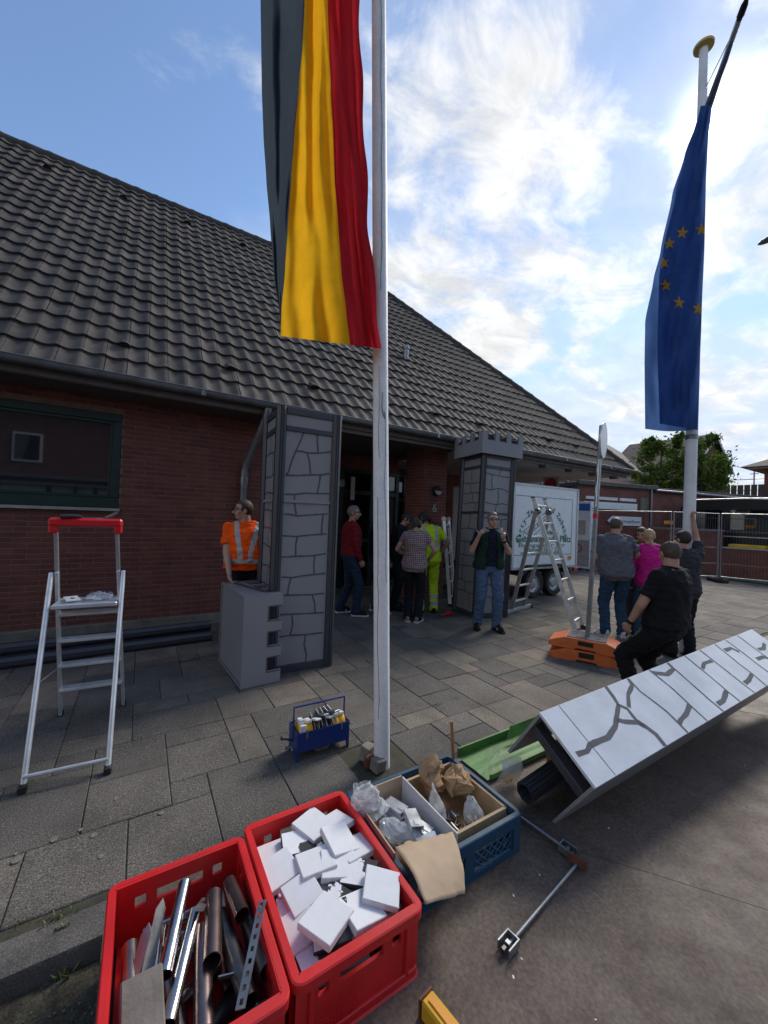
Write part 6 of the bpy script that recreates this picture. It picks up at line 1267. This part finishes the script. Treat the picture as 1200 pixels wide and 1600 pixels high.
        sh_=fin(me,'shoe',shoes); b=MB(); b.prism([(ft.x*.055+ft.y*x*.050*w-ft.x*0+ft.x*yy*.15,ft.y*.055-ft.x*x*.050*w+ft.y*yy*.15) for x,yy,w in ((-1,-.85,.75),(1,-.85,.75),(1,-.1,.9),(1,.5,1.05),(.55,1,1),(-.55,1,1),(-1,.5,1.05),(-1,-.1,.9))],base+V((0,0,.001)),X,Y,.020); fin(b.mesh('s',()),'sole','shoe_white' if shoes!='shoe_black' or extra=='white_sole' else 'shoe_black',sh_)
    # ---- hair and face
    if hairstyle!='none':
        b=MB(); bm=b.bm; R3=bmesh.ops.create_icosphere(bm,subdivisions=4,radius=1); rnd=random.Random(int(h*1000)+len(label))
        for v in bm.verts:
            p=v.co.copy(); k=1+.05*noise.noise(p*6+V((h*9,0,0)))+.03*noise.noise(p*16); v.co=V((p.x*.081*k,p.y*.103*k-.010,p.z*.100*k+.026))
        def cutf(c):
            y,z,x=c.y,c.z,abs(c.x)
            if hairstyle in('short','balding','cropped'):
                if y>.035 and z<.075+ (0 if hairstyle!='cropped' else .0)-.25*(.0): return True
                if y>hairline*.5+.0 and z<.085: return True
                if z<-.01 and y>-.02: return True
                if z<-.065: return True
                if hairstyle=='balding' and (c-V((0,.02,.12))).length<.083: return True
                if hairstyle=='balding' and y>.02 and z>.03: return True
            else:
                if y>.045 and z<.07: return True
                if z<.0 and y>.01: return True
                if z<-.085: return True
            return False
        bmesh.ops.delete(bm,geom=[fc for fc in bm.faces if cutf(fc.calc_center_median())],context='FACES')
        for v in bm.verts: v.co=hc+HM@v.co
        if hairstyle=='ponytail':
            b.ell(hc+HM@V((0,-.115,-.005)),(.035,.035,.035)); b.caps(hc+HM@V((0,-.12,-.01)),hc+HM@V((.0,-.12,-.10)),.030,.016); b.caps(hc+HM@V((.01,-.12,-.10)),hc+HM@V((.015,-.10,-.16)),.018,.008)
        if hairstyle=='bob':
            for a in range(10): t=math.pi*(.95+1.1*a/9); b.caps(hc+HM@V((.07*math.cos(t),.085*math.sin(t)-.01,.02)),hc+HM@V((.078*math.cos(t),.09*math.sin(t)-.01,-.075)),.020,.014)
        o=fin(b.mesh('h',(),'all'),'hair',hair)
        if hairstyle in('short','cropped','balding'): o.modifiers.new('t','SOLIDIFY').thickness=.006
    for q in (-1,1):
        b=MB(); b.ell(hc+HM@V((q*.031,.083,.012)),(.011,.006,.006),HM,10,6); fin(b.mesh('e',(),'all'),'eye','eye'); b=MB(); b.caps(hc+HM@V((q*.018,.089,.034)),hc+HM@V((q*.050,.078,.034)),.005,.004,6); fin(b.mesh('b',(),'all'),'eyebrow',hair)
    b=MB(); b.tube([hc+HM@V((-.024,.080,-.052)),hc+HM@V((0,.090,-.056)),hc+HM@V((.024,.080,-.052))],[.004,.0065,.004],6); fin(b.mesh('m',(),'all'),'mouth','lip')
    if glasses:
        b=MB()
        for q in (-1,1):
            ctr=V((q*.034,.104,.010)); b.tube([hc+HM@(ctr+V((.026*math.cos(a),0,.019*math.sin(a)))) for a in [i*.5236 for i in range(13)]],.0028,5,cap=False); b.tube([hc+HM@V((q*.06,.10,.016)),hc+HM@V((q*.080,.03,.016)),hc+HM@V((q*.080,-.02,.012))],.0026,5)
        b.tube([hc+HM@V((-.01,.106,.012)),hc+HM@V((.01,.106,.012))],.0026,5); fin(b.mesh('g',()),'glasses','eye')
    if watch:
        E,Wr=(EL,WL) if watch=='L' else (ER,WR); d=(Wr-E).normalized(); b=MB(); b.lathe([(.033,-.014),(.035,0),(.033,.014)],c=Wr-d*.03,ax=d,n=16); fin(b.mesh('w',(),'all'),'wristwatch','shoe_black')
    root['h']=h; del root['h']
    return root
CAMD=(-.53,-.848); IR=(.848,-.53)
def mixv(*t): return (sum(w*v[0] for w,v in t),sum(w*v[1] for w,v in t))
AWAY=(.53,.848)
person('person in orange reflective shirt and glasses leaning on the grey crenellated box',(1.07,4.70,0),mixv((1,CAMD),(.25,IR)),1.80,fat=.055,belly=.05,lean=(.02,.06),wrw=(.83,4.44,.90),wlw=(1.24,4.62,.86),hr=(1,-.4,0),head=mixv((-.9,IR),(.55,CAMD)),shirt='orange_vis',pants='trouser_dark',hair='hair_brown',hairstyle='short',glasses=True,untuck=.01,bands=dict(h=(.10,),d=True),skin='skin_pale',hairline=.14,neck=.008)
person('person in dark red pullover and blue jeans, in profile beside the tall tower',(2.93,5.68,0),mixv((1,IR),(.25,AWAY)),1.83,fat=.02,belly=.015,wr=(.17,.16,.80),wl=(-.25,.08,.80),head=mixv((1,IR),(.1,CAMD)),shirt='red_knit',sleeve='long',pants='jeans_dark',hair='hair_grey',glasses=True,extra='white_sole',al=(-.12,-.12,.085),ar=(.12,.10,.085))
person('person in dark blue shirt with work gloves, mostly hidden by the white pole',(3.42,5.62,0),mixv((1,IR),(.3,AWAY)),1.80,wr=(.26,.14,.78),wl=(-.28,.05,.80),head=mixv((1,IR),(.3,AWAY)),nod=-.35,shirt='navy',pants='jeans_mid',hair='hair_grey',shoes='shoe_grey',gloves='glove')
person('person in dark navy shirt with head bowed, right of the white pole',(3.82,5.72,0),mixv((1,IR),(.1,CAMD)),1.78,lean=(0,.10),wr=(.12,.32,1.02),wl=(-.10,.34,1.02),nod=.75,head=mixv((1,IR),(.2,CAMD)),shirt='navy',pants='trouser_dark',hair='hair_dark')
person('person in checked short sleeved blouse and dark trousers, seen from behind',(3.64,4.87,0),mixv((1,AWAY),(.25,IR)),1.70,female=True,fat=.012,lean=(.0,.06),wl=(-.16,.24,1.02),wr=(.20,.24,1.0),hl=(-1,-.5,-.2),hr=(1,-.5,-.2),head=mixv((1,AWAY),(-.6,IR)),nod=.5,shirt='check_cotton',sleeve='cap',pants='trouser_dark',shoes='shoe_grey',hair='hair_brown',hairstyle='bob',shirt_len=.12,untuck=.015,al=(-.075,0,.085),ar=(.085,.0,.085),skin='skin_pale')
person('person in yellow hi-vis shirt and trousers, back turned beside the pillar',(4.22,5.24,0),mixv((1,AWAY),(-.05,IR)),1.80,lean=(-.03,.08),wl=(-.12,.30,1.0),wr=(.24,.22,.98),hr=(1,-.2,-.1),head=mixv((.8,AWAY),(-.9,IR)),nod=.6,shirt='yellow_vis',pants='yellow_vis',hair='hair_dark',hairstyle='bob',bands=dict(h=(.20,),v=.11,arm=True),cuffs='reflex',untuck=.012,shirt_len=.12,fat=.012)
person('smiling person giving thumbs up in dark polo, open green vest and blue jeans',(4.46,4.10,0),mixv((1,CAMD),(.02,IR)),1.80,lean=(-.02,.0),wr=(.22,.20,1.37),wl=(-.13,.23,1.34),hr=(.35,-.15,-1),hl=(-.45,-.15,-1),curl=(1.7,1.7),thumb=(0,1),head=CAMD,shirt='navy',pants='jeans',hair='hair_grey',hairstyle='cropped',glasses=True,vest='green_vest',watch='L',al=(-.12,.06,.085),ar=(.14,-.02,.085),skin='skin_pale',hairline=.10)
person('heavyset person in grey t-shirt and blue jeans, seen from behind beside the sign post',(5.90,2.99,0),mixv((1,AWAY),(.12,IR)),1.79,fat=.05,belly=.03,lean=(-.01,.05),wl=(-.18,.30,.98),wr=(.26,.26,1.0),hr=(1,-.4,-.2),head=mixv((.6,AWAY),(1,IR)),nod=.25,shirt='grey_cotton',pants='jeans_mid',shoes='shoe_white',hair='hair_mid',glasses=True,untuck=.015,shirt_len=.12,neck=.01)
person('person in bright pink pullover with blond ponytail, seen from behind',(6.32,2.74,0),mixv((1,AWAY),(.5,IR)),1.63,female=True,lean=(0,.04),wl=(-.27,.06,.82),wr=(.26,.10,.84),head=mixv((1,AWAY),(.5,IR)),shirt='pink_knit',sleeve='long',pants='jeans_mid',hair='hair_blond',hairstyle='ponytail',shirt_len=.12,untuck=.01,skin='skin_pale')
person('person in green shirt and olive trousers standing behind the pink pullover',(6.62,2.98,0),mixv((-.6,IR),(-.6,AWAY)),1.66,shirt='green_shirt',pants='trouser_olive',hair='hair_brown',hairstyle='bob',wr=(.16,.22,1.05),wl=(-.16,.22,1.05),nod=.3)
person('person in black t-shirt leaning back against the lying tower',(3.90,1.57,0),mixv((1,AWAY),(-.45,IR)),1.68,fat=.025,hip=(0,-.02,.80),lean=(.03,-.02),wl=(-.20,.18,.80),wr=(.25,.16,.80),hl=(-1,-.6,0),al=(-.13,.14,.085),ar=(.13,.02,.085),head=mixv((1,AWAY),(.15,IR)),nod=.12,shirt='black_cotton',pants='black_cotton',hair='hair_mid',hairstyle='balding',untuck=.01,watch='L',neck=.012)
person('person in dark grey jacket reaching up to hold the far flag pole',(5.80,2.12,0),mixv((1,AWAY),(.15,IR)),1.63,wrw=(6.05,2.13,1.74),hr=(.6,1,-.4),wl=(-.26,.06,.82),curl=(1,1.5),head=mixv((1,AWAY),(-.2,IR)),shirt='jacket_grey',sleeve='short',pants='trouser_dark',hair='hair_dark',hairstyle='short',shirt_len=.12,untuck=.02)
